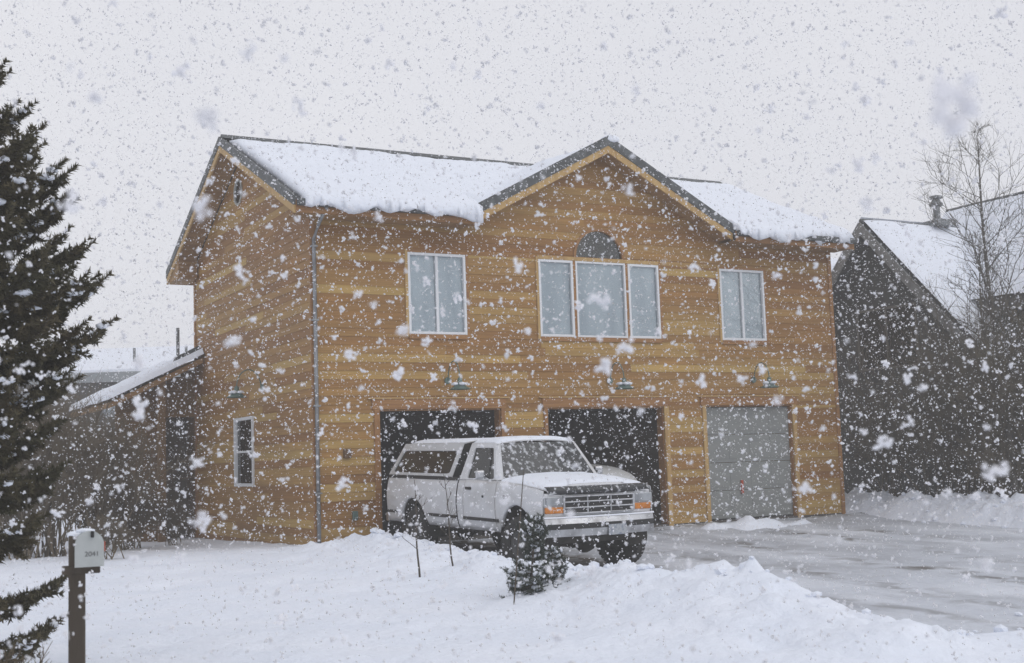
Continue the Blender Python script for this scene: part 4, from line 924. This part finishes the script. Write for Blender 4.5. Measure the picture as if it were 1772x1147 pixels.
def spruce(name, base, height, rad, label, seed, needle_m, per_m=220, ln=.032, wd=.006, whorl=.21, nb=7, snow=.25, zlow=.1, tw=.09, lean=(0,0), group=None, snow_size=1.0, up=.12, prefer=None):
    rd = random.Random(seed); T = tag(empty(name, base), label, 'tree', group)
    top = np.array([lean[0], lean[1], height])
    trunk = MB().tube([top*f for f in np.linspace(0,1,8)], [height*.016*(1-f*.95)+.004 for f in np.linspace(0,1,8)], 8)
    trunk.build('trunk', M['bark'], T, smooth=True)
    S0, S1 = [], []; limb = MB(); sn = MB(); z = zlow*height
    while z < height*.97:
        f = z/height; R = rad(f)
        for k in range(nb):
            az = rd.uniform(0, 2*PI); Lb = R*rd.uniform(.72,1.12)
            if prefer is not None and k < 3: az = prefer+(-.55, .1, .6)[k]+rd.uniform(-.2,.2); Lb = R*rd.uniform(.9,1.12)
            if Lb < .05: continue
            p = top*f+np.array([0,0,rd.uniform(-.08,.08)*height*.05]); dirh = np.array([math.cos(az), math.sin(az), 0]); sidev = np.array([-math.sin(az), math.cos(az), 0])
            npt = 8; pts = []
            for q in range(npt+1):
                s = q/npt; pts.append(p+dirh*Lb*s+np.array([0,0, Lb*(-.22*s+.36*s*s*s+up*(f-.3)*s)])+sidev*Lb*.05*math.sin(s*3+az))
            limb.tube(pts, [Lb*.016*(1-.85*i/npt)+.002 for i in range(npt+1)], 4, cap=False)
            for i in range(npt): 
                if i > 1: S0.append(pts[i]); S1.append(pts[i+1])
            tipdir = pts[-1]-pts[-2]; tipdir /= np.linalg.norm(tipdir); S0.append(pts[-1]); S1.append(pts[-1]+tipdir*tw*.9)
            nt_ = max(int(Lb/tw*1.5), 3)
            for q in range(nt_):
                s = .22+.76*q/nt_; i = min(int(s*npt), npt-1); o = pts[i]+(pts[i+1]-pts[i])*(s*npt-i); fwd = pts[i+1]-pts[i]; fwd /= np.linalg.norm(fwd)
                for sg in (-1, 1):
                    ll = Lb*.42*(1.05-s)*rd.uniform(.6,1.2)+tw*.7
                    dd = fwd*rd.uniform(.7,1)+sidev*sg*rd.uniform(.5,.95)+np.array([0,0,rd.uniform(-.22,.22)]); dd /= np.linalg.norm(dd)
                    e = o+dd*ll; S0.append(o); S1.append(e)
                    if ll > tw*1.6:
                        for w_ in range(int(ll/tw)):
                            oo = o+dd*ll*rd.uniform(.3,.95); d2 = dd*.8+np.array([rd.gauss(0,.5), rd.gauss(0,.5), rd.gauss(0,.3)]); d2 /= np.linalg.norm(d2); S0.append(oo); S1.append(oo+d2*tw*rd.uniform(.6,1.1))
                    if rd.random() < snow*.35:
                        c = o+dd*ll*.5; blob(sn, (c[0],c[1],c[2]+.012), (ll*.35*snow_size, ll*.3*snow_size, .022*snow_size+ll*.04), rd.random()*99, 1)
            if rd.random() < snow:
                for s in (.5,.7,.85):
                    i = int(s*npt); c = pts[i]; blob(sn, (c[0],c[1],c[2]+.02), (Lb*.13*snow_size, Lb*.11*snow_size, .028*snow_size+Lb*.012), rd.random()*99, 1)
        z += whorl*rd.uniform(.8,1.2)*(.55+.45*(1-f))
    S0.append(top*.9); S1.append(top*1.03)
    V, F = needles(np.array(S0), np.array(S1), per_m, ln, wd, seed)
    cr_ = np_mesh('crown', V, F, needle_m, T); limb.build('limbs', M['bark'], T); 
    if sn.v: sn.build('branch_snow', M['roof_snow'], T, smooth=True)['kind'] = 'stuff'
    return T, len(F)
def gz(x, y): return float(ground_z(np.array([x]), np.array([y]))[0])
bx, by = at(-150, 900, 9.3)[:2]
AZR = math.atan2(RT[1], RT[0])
def spruce_r(f):
    return float(np.interp(f*5.75, [0,.4,.9,1.5,2.2,2.6,3.0,3.6,4.3,4.8,5.75], [.75,.98,.92,.98,1.02,1.32,1.16,1.12,.72,.42,.04]))
_, nn = spruce('spruce_tree', (bx, by, gz(bx, by)-.05), 5.55, spruce_r, 'large dark spruce at the left edge with snow on its boughs', 5, M['needle'], per_m=330, ln=.046, wd=.017, whorl=.40, nb=8, snow=.30, zlow=.07, tw=.105, up=.5, prefer=AZR)
print('spruce tris', nn)
bx, by = -.95, -9.15
spruce('small_spruce', (bx, by, gz(bx, by)-.04), .82, lambda f: (.30*(1-f)**.5)*(1-.75*math.exp(-((f-.52)/.09)**2))+.02, 'small snow-laden spruce sapling in the snowbank before the truck', 9, M['needle2'], per_m=420, ln=.030, wd=.006, whorl=.075, nb=7, snow=.22, zlow=.04, tw=.05, lean=(.10,.02), snow_size=1.2, up=.9)
bx, by = -.50, -8.85
spruce('small_spruce', (bx, by, gz(bx, by)-.04), .40, lambda f: .17*(1-f)**.4+.03, 'tiny rounded spruce just right of the small snow-laden spruce', 12, M['needle2'], per_m=330, ln=.026, wd=.005, whorl=.06, nb=7, snow=.3, zlow=.05, tw=.045, snow_size=1.0)

class Twigs:
    def __init__(s): s.a = []; s.b = []; s.ra = []; s.rb = []
    def build(s, name, mt, parent):
        A, B = np.array(s.a), np.array(s.b); ra, rb2 = np.array(s.ra), np.array(s.rb); n = len(A)
        t = B-A; t /= np.linalg.norm(t, axis=1)[:,None]+1e-9; ref = np.where(np.abs(t[:,2:3]) < .9, np.array([[0,0,1.]]), np.array([[1.,0,0]])); e = np.cross(t, ref); e /= np.linalg.norm(e, axis=1)[:,None]+1e-9; g = np.cross(e, t)
        V = np.empty((n, 6, 3))
        for k in range(3):
            q = 2*PI*k/3; o = math.cos(q)*e+math.sin(q)*g; V[:,k] = A+o*ra[:,None]; V[:,3+k] = B+o*rb2[:,None]
        F = np.array([(0,1,4,3),(1,2,5,4),(2,0,3,5)])[None]+(np.arange(n)*6)[:,None,None]
        return np_mesh(name, V.reshape(-1,3), F.reshape(-1,4), mt, parent)
def bare(mb, p, d, L, r, lev, rd, sides=5, bend=.18, nkid=(3,5), ang=.7, shrink=.62, upb=.25):
    n = 4 if lev > 0 else 2; px_, py_, pz_ = p; dx_, dy_, dz_ = d; q = math.sqrt(dx_*dx_+dy_*dy_+dz_*dz_); dx_ /= q; dy_ /= q; dz_ /= q; pts = [(px_, py_, pz_)]; ds_ = []
    for i in range(n):
        dx_ += rd.gauss(0,bend); dy_ += rd.gauss(0,bend); dz_ += rd.gauss(0,bend*.6)+upb*.12; q = math.sqrt(dx_*dx_+dy_*dy_+dz_*dz_); dx_ /= q; dy_ /= q; dz_ /= q
        a = pts[-1]; b_ = (a[0]+dx_*L/n, a[1]+dy_*L/n, a[2]+dz_*L/n); pts.append(b_); ds_.append((dx_, dy_, dz_)); mb.a.append(a); mb.b.append(b_); mb.ra.append(r*(1-.6*i/n)); mb.rb.append(r*(1-.6*(i+1)/n))
    if lev <= 0: return
    for k in range(rd.randint(*nkid)):
        s_ = rd.uniform(.3, 1)*n; i = min(int(s_), n-1); f = s_-i; a, b_ = pts[i], pts[i+1]; o = (a[0]+(b_[0]-a[0])*f, a[1]+(b_[1]-a[1])*f, a[2]+(b_[2]-a[2])*f); dd = ds_[i]
        v = (rd.gauss(0,1), rd.gauss(0,1), rd.gauss(0,.6)); m_ = v[0]*dd[0]+v[1]*dd[1]+v[2]*dd[2]; v = (v[0]-m_*dd[0], v[1]-m_*dd[1], v[2]-m_*dd[2]); q = math.sqrt(v[0]**2+v[1]**2+v[2]**2)+1e-9; ca, sa = math.cos(ang), math.sin(ang)/q
        bare(mb, o, (dd[0]*ca+v[0]*sa, dd[1]*ca+v[1]*sa, dd[2]*ca+v[2]*sa+upb*.5), L*shrink*rd.uniform(.7,1.15), max(r*.55, .0035), lev-1, rd, sides-1, bend, nkid, ang, shrink, upb)
def bare_tree(name, base, height, r, label, seed, group=None, lean=(0,0), nlimb=22, m_='aspen', spread=.30, start=.22, ang=.75):
    rd = random.Random(seed); T = tag(empty(name, base), label, 'tree', group); n = 12; pts = [np.array([lean[0]*f*height+.06*math.sin(f*7+seed), lean[1]*f*height+.05*math.sin(f*5+seed*2), f*height]) for f in np.linspace(0,1,n+1)]
    MB().tube(pts, [r*(1-.9*i/n)+.004 for i in range(n+1)], 7).build('trunk', M[m_], T, smooth=True)
    cr_ = Twigs()
    for k in range(nlimb):
        f = start+(1-start)*(k+rd.random())/nlimb; i = min(int(f*n), n-1); o = pts[i]+(pts[i+1]-pts[i])*(f*n-i); az = rd.uniform(0, 2*PI); L = height*spread*(.30+.62*math.sin(PI*min(max((f-start)/(1-start),0),1)**.8))*rd.uniform(.6,1.25)*(1.05-f*.45)
        bare(cr_, o, (math.cos(az)*math.sin(ang), math.sin(az)*math.sin(ang), math.cos(ang)), L, r*.30*(1.1-f)+.004, 2, rd, 4, .17, (4,6), .7, .55, .22)
    cr_.build('crown', M[m_], T)
    return T
def shrub(name, base, h, wdt, label, seed, group=None, stems=9, m_='twig', lev=3, r=.026, kid=(5,7)):
    rd = random.Random(seed); T = tag(empty(name, base), label, 'shrub', group); b = Twigs()
    for k in range(stems):
        az = rd.uniform(0, 2*PI); tilt = rd.uniform(.05, .55)*wdt/h*1.4; bare(b, (rd.gauss(0,.1)*wdt, rd.gauss(0,.1)*wdt, 0), (math.cos(az)*tilt, math.sin(az)*tilt, 1), h*rd.uniform(.45,.75), r*rd.uniform(.7,1.2), lev, rd, 4, .16, kid, .62, .56, .30)
    b.build('branches', M[m_], T)
    return T
# bare trees at the right
x, y = 13.9, -3.0; bare_tree('bare_tree', (x, y, gz(x,y)-.1), 7.7, .075, 'tallest bare tree at the right edge before the grey house', 31, 'bare trees before the grey house', lean=(-.03,.02), nlimb=40, spread=.36, start=.30, ang=.85)
x, y = 14.3, -2.2; bare_tree('bare_tree', (x, y, gz(x,y)-.1), 5.8, .05, 'slender bare tree left of the tallest one before the grey roof', 37, 'bare trees before the grey house', lean=(-.02,-.02), nlimb=26, spread=.30)
x, y = 14.5, -3.9; bare_tree('bare_tree', (x, y, gz(x,y)-.1), 6.4, .05, 'bare tree cut by the right edge of the view', 41, 'bare trees before the grey house', lean=(.04,0), nlimb=24, spread=.30)
RS = [(13.9,.6,2.6,1.3),(14.1,-.7,3.6,1.7),(14.4,-1.9,4.3,1.9),(14.2,-3.1,3.6,1.8),(14.9,-2.6,4.4,2.0),(14.6,-4.2,3.4,1.8),(14.0,-1.5,2.2,1.5),(14.05,-2.7,2.0,1.4)]
RSL = ['low bare shrub nearest the corner of the cedar house','bare brown shrub against the grey gable wall','tall bare shrub below the grey roof edge','bare shrub around the foot of the tallest tree','tall thick shrub behind the bare trees at right','bare shrub at the right edge of the view','low twiggy shrub rising from the right snowbank','low shrub in front of the bare trees at right']
for k, ((x, y, h, wd_), lb) in enumerate(zip(RS, RSL)): shrub('bare_shrub', (x, y, gz(x,y)-.1), h, wd_, lb, 51+k, 'bare shrubs before the grey house', 15, 'twig2')
# shrubs at the left, before the entry wing
LS = [(300,905,25.5,1.0,.6,'small bare shrub beside the entry wing post'),(225,915,24.5,1.4,1.1,'bare brown shrub in front of the entry wing'),(160,915,23.5,2.5,1.5,'rounded bare shrub left of the entry wing'),
      (95,910,22.5,2.7,1.6,'bare shrub behind the mailbox'),(120,905,29,3.9,.9,'tallest thin shrub rising above the far house roof'),(40,910,22,2.8,1.6,'bare shrub behind the big spruce'),(195,922,20.5,.8,.9,'low twiggy shrub in the snow right of the mailbox'),(-20,905,24,3.0,1.6,'bare shrub at the far left edge behind the spruce')]
for k, (px, py, t, h, wd_, lb) in enumerate(LS):
    p = at(px, py, t); shrub('bare_shrub', (p[0], p[1], gz(p[0],p[1])-.05), h, wd_, lb, 71+k, 'bare shrubs by the entry wing', 6 if h > 3.5 else 30 if h > 1.2 else 9, 'twig', r=.022 if h > 1.5 else .012)
p = at(25, 1130, 7.0); shrub('bare_shrub', (p[0]-.1, p[1], gz(p[0],p[1])-.1), .75, .7, 'low frosty shrub in the bottom left corner', 95, None, 9, 'twig', 3, .008)
# planted saplings and stake
def sapling(px, py, z, top, lab, seed, r=.014):
    d_ = fw+RT*(px-886)/2197.93-UP*(py-573.5)/2197.93; t = (z-CAM[2])/d_[2]; b_ = CAM+t*d_; b_[2] = gz(b_[0], b_[1])-.05
    e_ = at(top[0], top[1], t*1.0); T = tag(empty('sapling', tuple(b_)), lab, 'sapling', 'young planted saplings in the snowbank'); rd = random.Random(seed)
    v = e_-b_; n = 8; pts = [v*f+np.array([.015*math.sin(f*6+seed), .015*math.cos(f*5+seed), 0]) for f in np.linspace(0,1,n+1)]; pts[0] *= 0
    MB().tube(pts, [r*(1-.75*i/n) for i in range(n+1)], 6).build('stem', M['bark'], T, smooth=True); b2 = Twigs()
    for k in range(7):
        f = rd.uniform(.28,.9); o = v*f; az = rd.uniform(0, 6.28); bare(b2, o, (math.cos(az)*.8, math.sin(az)*.8, .7), .28*(1.15-f)+.06, .005, 1, rd, 4, .12, (2,3), .6, .55, .3)
    b2.build('twigs', M['bark'], T)['kind'] = 'stuff'
sapling(727, 1008, -.10, (716,830), 'thin bare sapling in the snowbank left of the truck', 3)
sapling(785, 990, -.03, (768,820), 'shorter thin sapling between the other one and the small spruce', 4, .012)
d_ = fw+RT*(889-886)/2197.93-UP*(1065-573.5)/2197.93; t = (-.2-CAM[2])/d_[2]; b_ = CAM+t*d_; b_[2] = gz(b_[0], b_[1])-.05; e_ = at(906, 815, t*1.0)-b_
stk = tag(empty('stake', tuple(b_)), 'thin upright stake standing beside the small snow-laden spruce', 'stake'); MB().tube([(0,0,0), tuple(e_*.5), tuple(e_)], [.007,.006,.004], 6).build('rod', M['post_wood'], stk)
MB().tube([tuple(e_*.56), tuple(e_*.56+np.array([.02,0,.03])), tuple(e_*.56+np.array([.05,.01,.0]))], .008, 6).build('tie', M['vinyl'], stk)

# ------------------------------------------------------------------ mailbox
mp_ = at(133, 1147, 6.6); mx_, my_ = mp_[0], mp_[1]; mz_ = gz(mx_, my_)
MBX = tag(empty('mailbox', (mx_, my_, mz_), (0,0,-.16)), 'white metal mailbox on a brown wooden post at lower left', 'mailbox')
zt_ = at(150, 978, 6.6)[2]-mz_                          # underside of the box
MB().box(-.042, .042, -.042, .042, -.2, zt_+.155).build('post', M['post_wood'], MBX, bevel=.006)
MB().box(-.075, .115, -.05, .045, zt_-.045, zt_-.004).build('arm', M['post_wood'], MBX, bevel=.005)
bw, bh = .138, .178; x0 = -.010
q = [(x0,zt_),(x0+bw,zt_)]+[(x0+bw/2+bw/2*math.cos(a), zt_+bh-bw/2+bw/2*math.sin(a)) for a in np.linspace(0, PI, 14)]
bx_ = MB().prism([(a, -.09, c) for a, c in q], [(a, -.052-.50+.0, c) for a, c in q]) if False else MB().prism([(a, -.14, c) for a, c in q], [(a, -.046, c) for a, c in q])
body = bx_.build('box', M['mail'], MBX)
qq = [(x0+bw/2+(a-x0-bw/2)*1.04, zt_-.004+(c-zt_)*1.03) for a, c in q]
dr = MB().prism([(a, -.152, c) for a, c in qq], [(a, -.1405, c) for a, c in qq]).build('door', M['mail'], MBX)
MB().box(x0+.075, x0+.092, -.168, -.1525, zt_+.145, zt_+.178).build('latch', M['black'], dr, bevel=.004)
MB().box(x0+bw+.004, x0+bw+.010, -.12, -.10, zt_+.07, zt_+.12).build('flag', M['red'], MBX)
tx = bpy.data.curves.new('house_number', 'FONT'); tx.body = '2041'; tx.size = .036; tx.extrude = .0008; tx.align_x = 'CENTER'
to_ = bpy.data.objects.new('house_number', tx); C.objects.link(to_); dg = bpy.context.evaluated_depsgraph_get(); dg.update(); nm = bpy.data.meshes.new_from_object(to_.evaluated_get(dg)); bpy.data.objects.remove(to_); nm.materials.clear(); to_ = link('house_number', nm, M['ink'], dr); to_['kind'] = 'stuff'; to_.location = (x0+bw/2+.012, -.1535, zt_+.05); to_.rotation_euler = (PI/2, 0, 0)
b = MB(); blob(b, (x0+bw/2-.02, -.095, zt_+bh+.0), (.05,.045,.014), 3, 2); b.build('snow_cap', M['roof_snow'], MBX, smooth=True)
b = MB(); blob(b, (-.01, -.005, zt_+.156), (.045,.04,.02), 6, 2); b.build('snow_cap', M['roof_snow'], MBX, smooth=True)

# ------------------------------------------------------------------ falling snow
def flake_proto(seed, lumps):
    r_ = np.random.default_rng(seed); O = np.array([(1,0,0),(-1,0,0),(0,1,0),(0,-1,0),(0,0,1),(0,0,-1)], float)
    FT = np.array([(0,2,4),(2,1,4),(1,3,4),(3,0,4),(2,0,5),(1,2,5),(3,1,5),(0,3,5)])
    V = []; F = []
    for k in range(lumps):
        sc = (r_.uniform(.12,.30,3) if lumps > 6 else r_.uniform(.18,.42,3)) if lumps > 1 else r_.uniform(.28,.5,3); c = r_.normal(0,.24,3)*(lumps > 1); q = O*(1+r_.uniform(-.3,.3,(6,1)))*sc
        a = r_.uniform(0,6.28); R = np.array([[math.cos(a),-math.sin(a),0],[math.sin(a),math.cos(a),0],[0,0,1]]); V.append(q@R.T+c); F.append(FT+6*k)
    return np.concatenate(V), np.concatenate(F)
def rand_rot(n, r_):
    q = r_.normal(size=(n,4)); q /= np.linalg.norm(q, axis=1)[:,None]; w_, x_, y_, z_ = q.T
    return np.stack([np.stack([1-2*(y_*y_+z_*z_), 2*(x_*y_-z_*w_), 2*(x_*z_+y_*w_)], -1), np.stack([2*(x_*y_+z_*w_), 1-2*(x_*x_+z_*z_), 2*(y_*z_-x_*w_)], -1), np.stack([2*(x_*z_-y_*w_), 2*(y_*z_+x_*w_), 1-2*(x_*x_+y_*y_)], -1)], 1)
def in_solid(P):
    x, y, z = P.T
    return (z < ground_z(x, y)+.05) | ((y > -.15) & (x > -.1) & (x < HW+.1) & (z < 8.4)) | ((x > 14.8) & (y > -3.4) & (z < 7.6)) | ((np.abs(x-2.22) < 1.15) & (y > -5.8) & (y < .1) & (z < 1.75))
fr = np.random.default_rng(2024)
NF = 185000; DMAX = 29.0
t = 1.6+(DMAX-1.6)*fr.random(NF*1)**(1/2.3)
px = fr.uniform(-330, 1772+330, NF); py = fr.uniform(-260, 1147+160, NF)
P = CAM+t[:,None]*(fw+RT*((px-886)/2197.93)[:,None]-UP*((py-573.5)/2197.93)[:,None])
size = .0126*np.exp(fr.normal(0,.42,NF))
keep = ~in_solid(P) & ~((px > 146) & (px < 180) & (py > 930) & (py < 975) & (t < 6.8)); P, size, t = P[keep], size[keep], t[keep]
# named large flakes: the ones that show biggest
show = size/t; order = np.argsort(-show); nbig = 150
BIG = [(1655,178,.95,.034),(165,168,1.6,.02),(430,90,1.7,.02),(362,205,1.1,.02),(345,358,1.5,.022),(122,355,1.4,.024),(697,572,2.0,.022),(1045,635,2.2,.03),(1722,815,2.0,.03),(1040,520,2.0,.028),
       (895,462,2.6,.026),(1530,765,2.6,.03),(1500,353,1.9,.02),(1215,660,2.8,.024),(1284,658,2.8,.022),(1494,745,3,.022),(340,800,2.6,.026),(415,470,3,.028),(592,838,3,.028),(240,720,2.6,.028),(1395,845,2.6,.026),
       (617,508,3,.02),(1200,460,3.2,.026),(1345,478,3,.024),(1100,158,2.4,.018),(515,175,2.2,.016),(785,115,2.4,.016),(1438,296,2.2,.018),(1640,852,3,.022),(340,905,2.4,.02),(1312,225,2.6,.014),(830,40,2.6,.016),(1480,150,3,.016)]
protos = [flake_proto(s, 12) for s in range(12)]
pm = []
for i, (v, f) in enumerate(protos):
    me = bpy.data.meshes.new('snowflake'); me.from_pydata(v.tolist(), [], f.tolist()); me.materials.append(M['flake']); pm.append(me)
def big_flake(p, s):
    o = bpy.data.objects.new('snowflake', random.choice(pm)); C.objects.link(o); o.location = p; o.scale = (s*random.uniform(.8,1.2), s, s*random.uniform(.7,1.1)); o.rotation_euler = (random.uniform(0,6), random.uniform(0,6), random.uniform(0,6))
    x_, y_, _ = to_px(p)
    sky_ = y_ < 235 or (x_ < 300 and y_ < 640 and x_ > 200) or (x_ > 1450 and y_ < 330)
    if y_ > 1000: tag(o, 'large white snowflake drifting down over the foreground snow', 'snowflake', 'large snowflakes over the snowy ground')
    elif sky_: tag(o, 'large snowflake showing grey against the pale sky', 'snowflake', 'large snowflakes against the sky')
    elif 330 < x_ < 1460: tag(o, 'large white snowflake falling in front of the cedar house', 'snowflake', 'large snowflakes before the cedar house')
    else: tag(o, 'large snowflake falling in front of the trees and houses at the sides', 'snowflake', 'large snowflakes before the side trees and houses')
for x_, y_, t_, s_ in BIG: big_flake(at(x_, y_, t_), s_)
used_ = 0; bigset = []
for i in order:
    x_, y_, _ = to_px(P[i])
    if 0 <= x_ <= 1772 and 0 <= y_ <= 1147: bigset.append(i); used_ += 1
    if used_ >= nbig-len(BIG): break
for i in bigset: big_flake(P[i], size[i])
rest = np.ones(len(P), bool); rest[bigset] = False; P, size, t = P[rest], size[rest], t[rest]
VV, FF, off = [], [], 0
for lumps, sel in ((5, t < 9), (2, t >= 9)):
    for s in range(10):
        v, f = flake_proto(100+s+lumps*50, lumps); ii = np.nonzero(sel)[0][s::10]
        if not len(ii): continue
        R = rand_rot(len(ii), fr); W = np.einsum('nij,kj->nki', R, v)*size[ii][:,None,None]*(1.0 if lumps == 5 else 1.25)+P[ii][:,None,:]
        VV.append(W.reshape(-1,3)); FF.append((f[None]+(np.arange(len(ii))*len(v))[:,None,None]+off).reshape(-1,3)); off += len(ii)*len(v)
fs_ = np_mesh('falling_snow', np.concatenate(VV), np.concatenate(FF), M['flake']); tag(fs_, 'countless small white snowflakes filling the air', 'snowfall', kind='stuff')
print('flakes', len(P), 'tris', sum(len(f) for f in FF))

# ------------------------------------------------------------------ haze of the snowfall
hz = MB().box(-158, 158, -158, 158, -3.5, 10.6).build('haze', None); hm = bpy.data.materials.new('haze'); hm.use_nodes = True; hn = hm.node_tree.nodes; hn.clear()
vo = hn.new('ShaderNodeVolumePrincipled'); vo.inputs['Density'].default_value = .0036; vo.inputs['Color'].default_value = (.98,.965,.935,1); vo.inputs['Anisotropy'].default_value = 0.1
ho = hn.new('ShaderNodeOutputMaterial'); hm.node_tree.links.new(vo.outputs[0], ho.inputs['Volume']); hz.data.materials.append(hm); hz['kind'] = 'stuff'; hz['label'] = 'pale haze of falling snow in the air'; hz['category'] = 'haze'
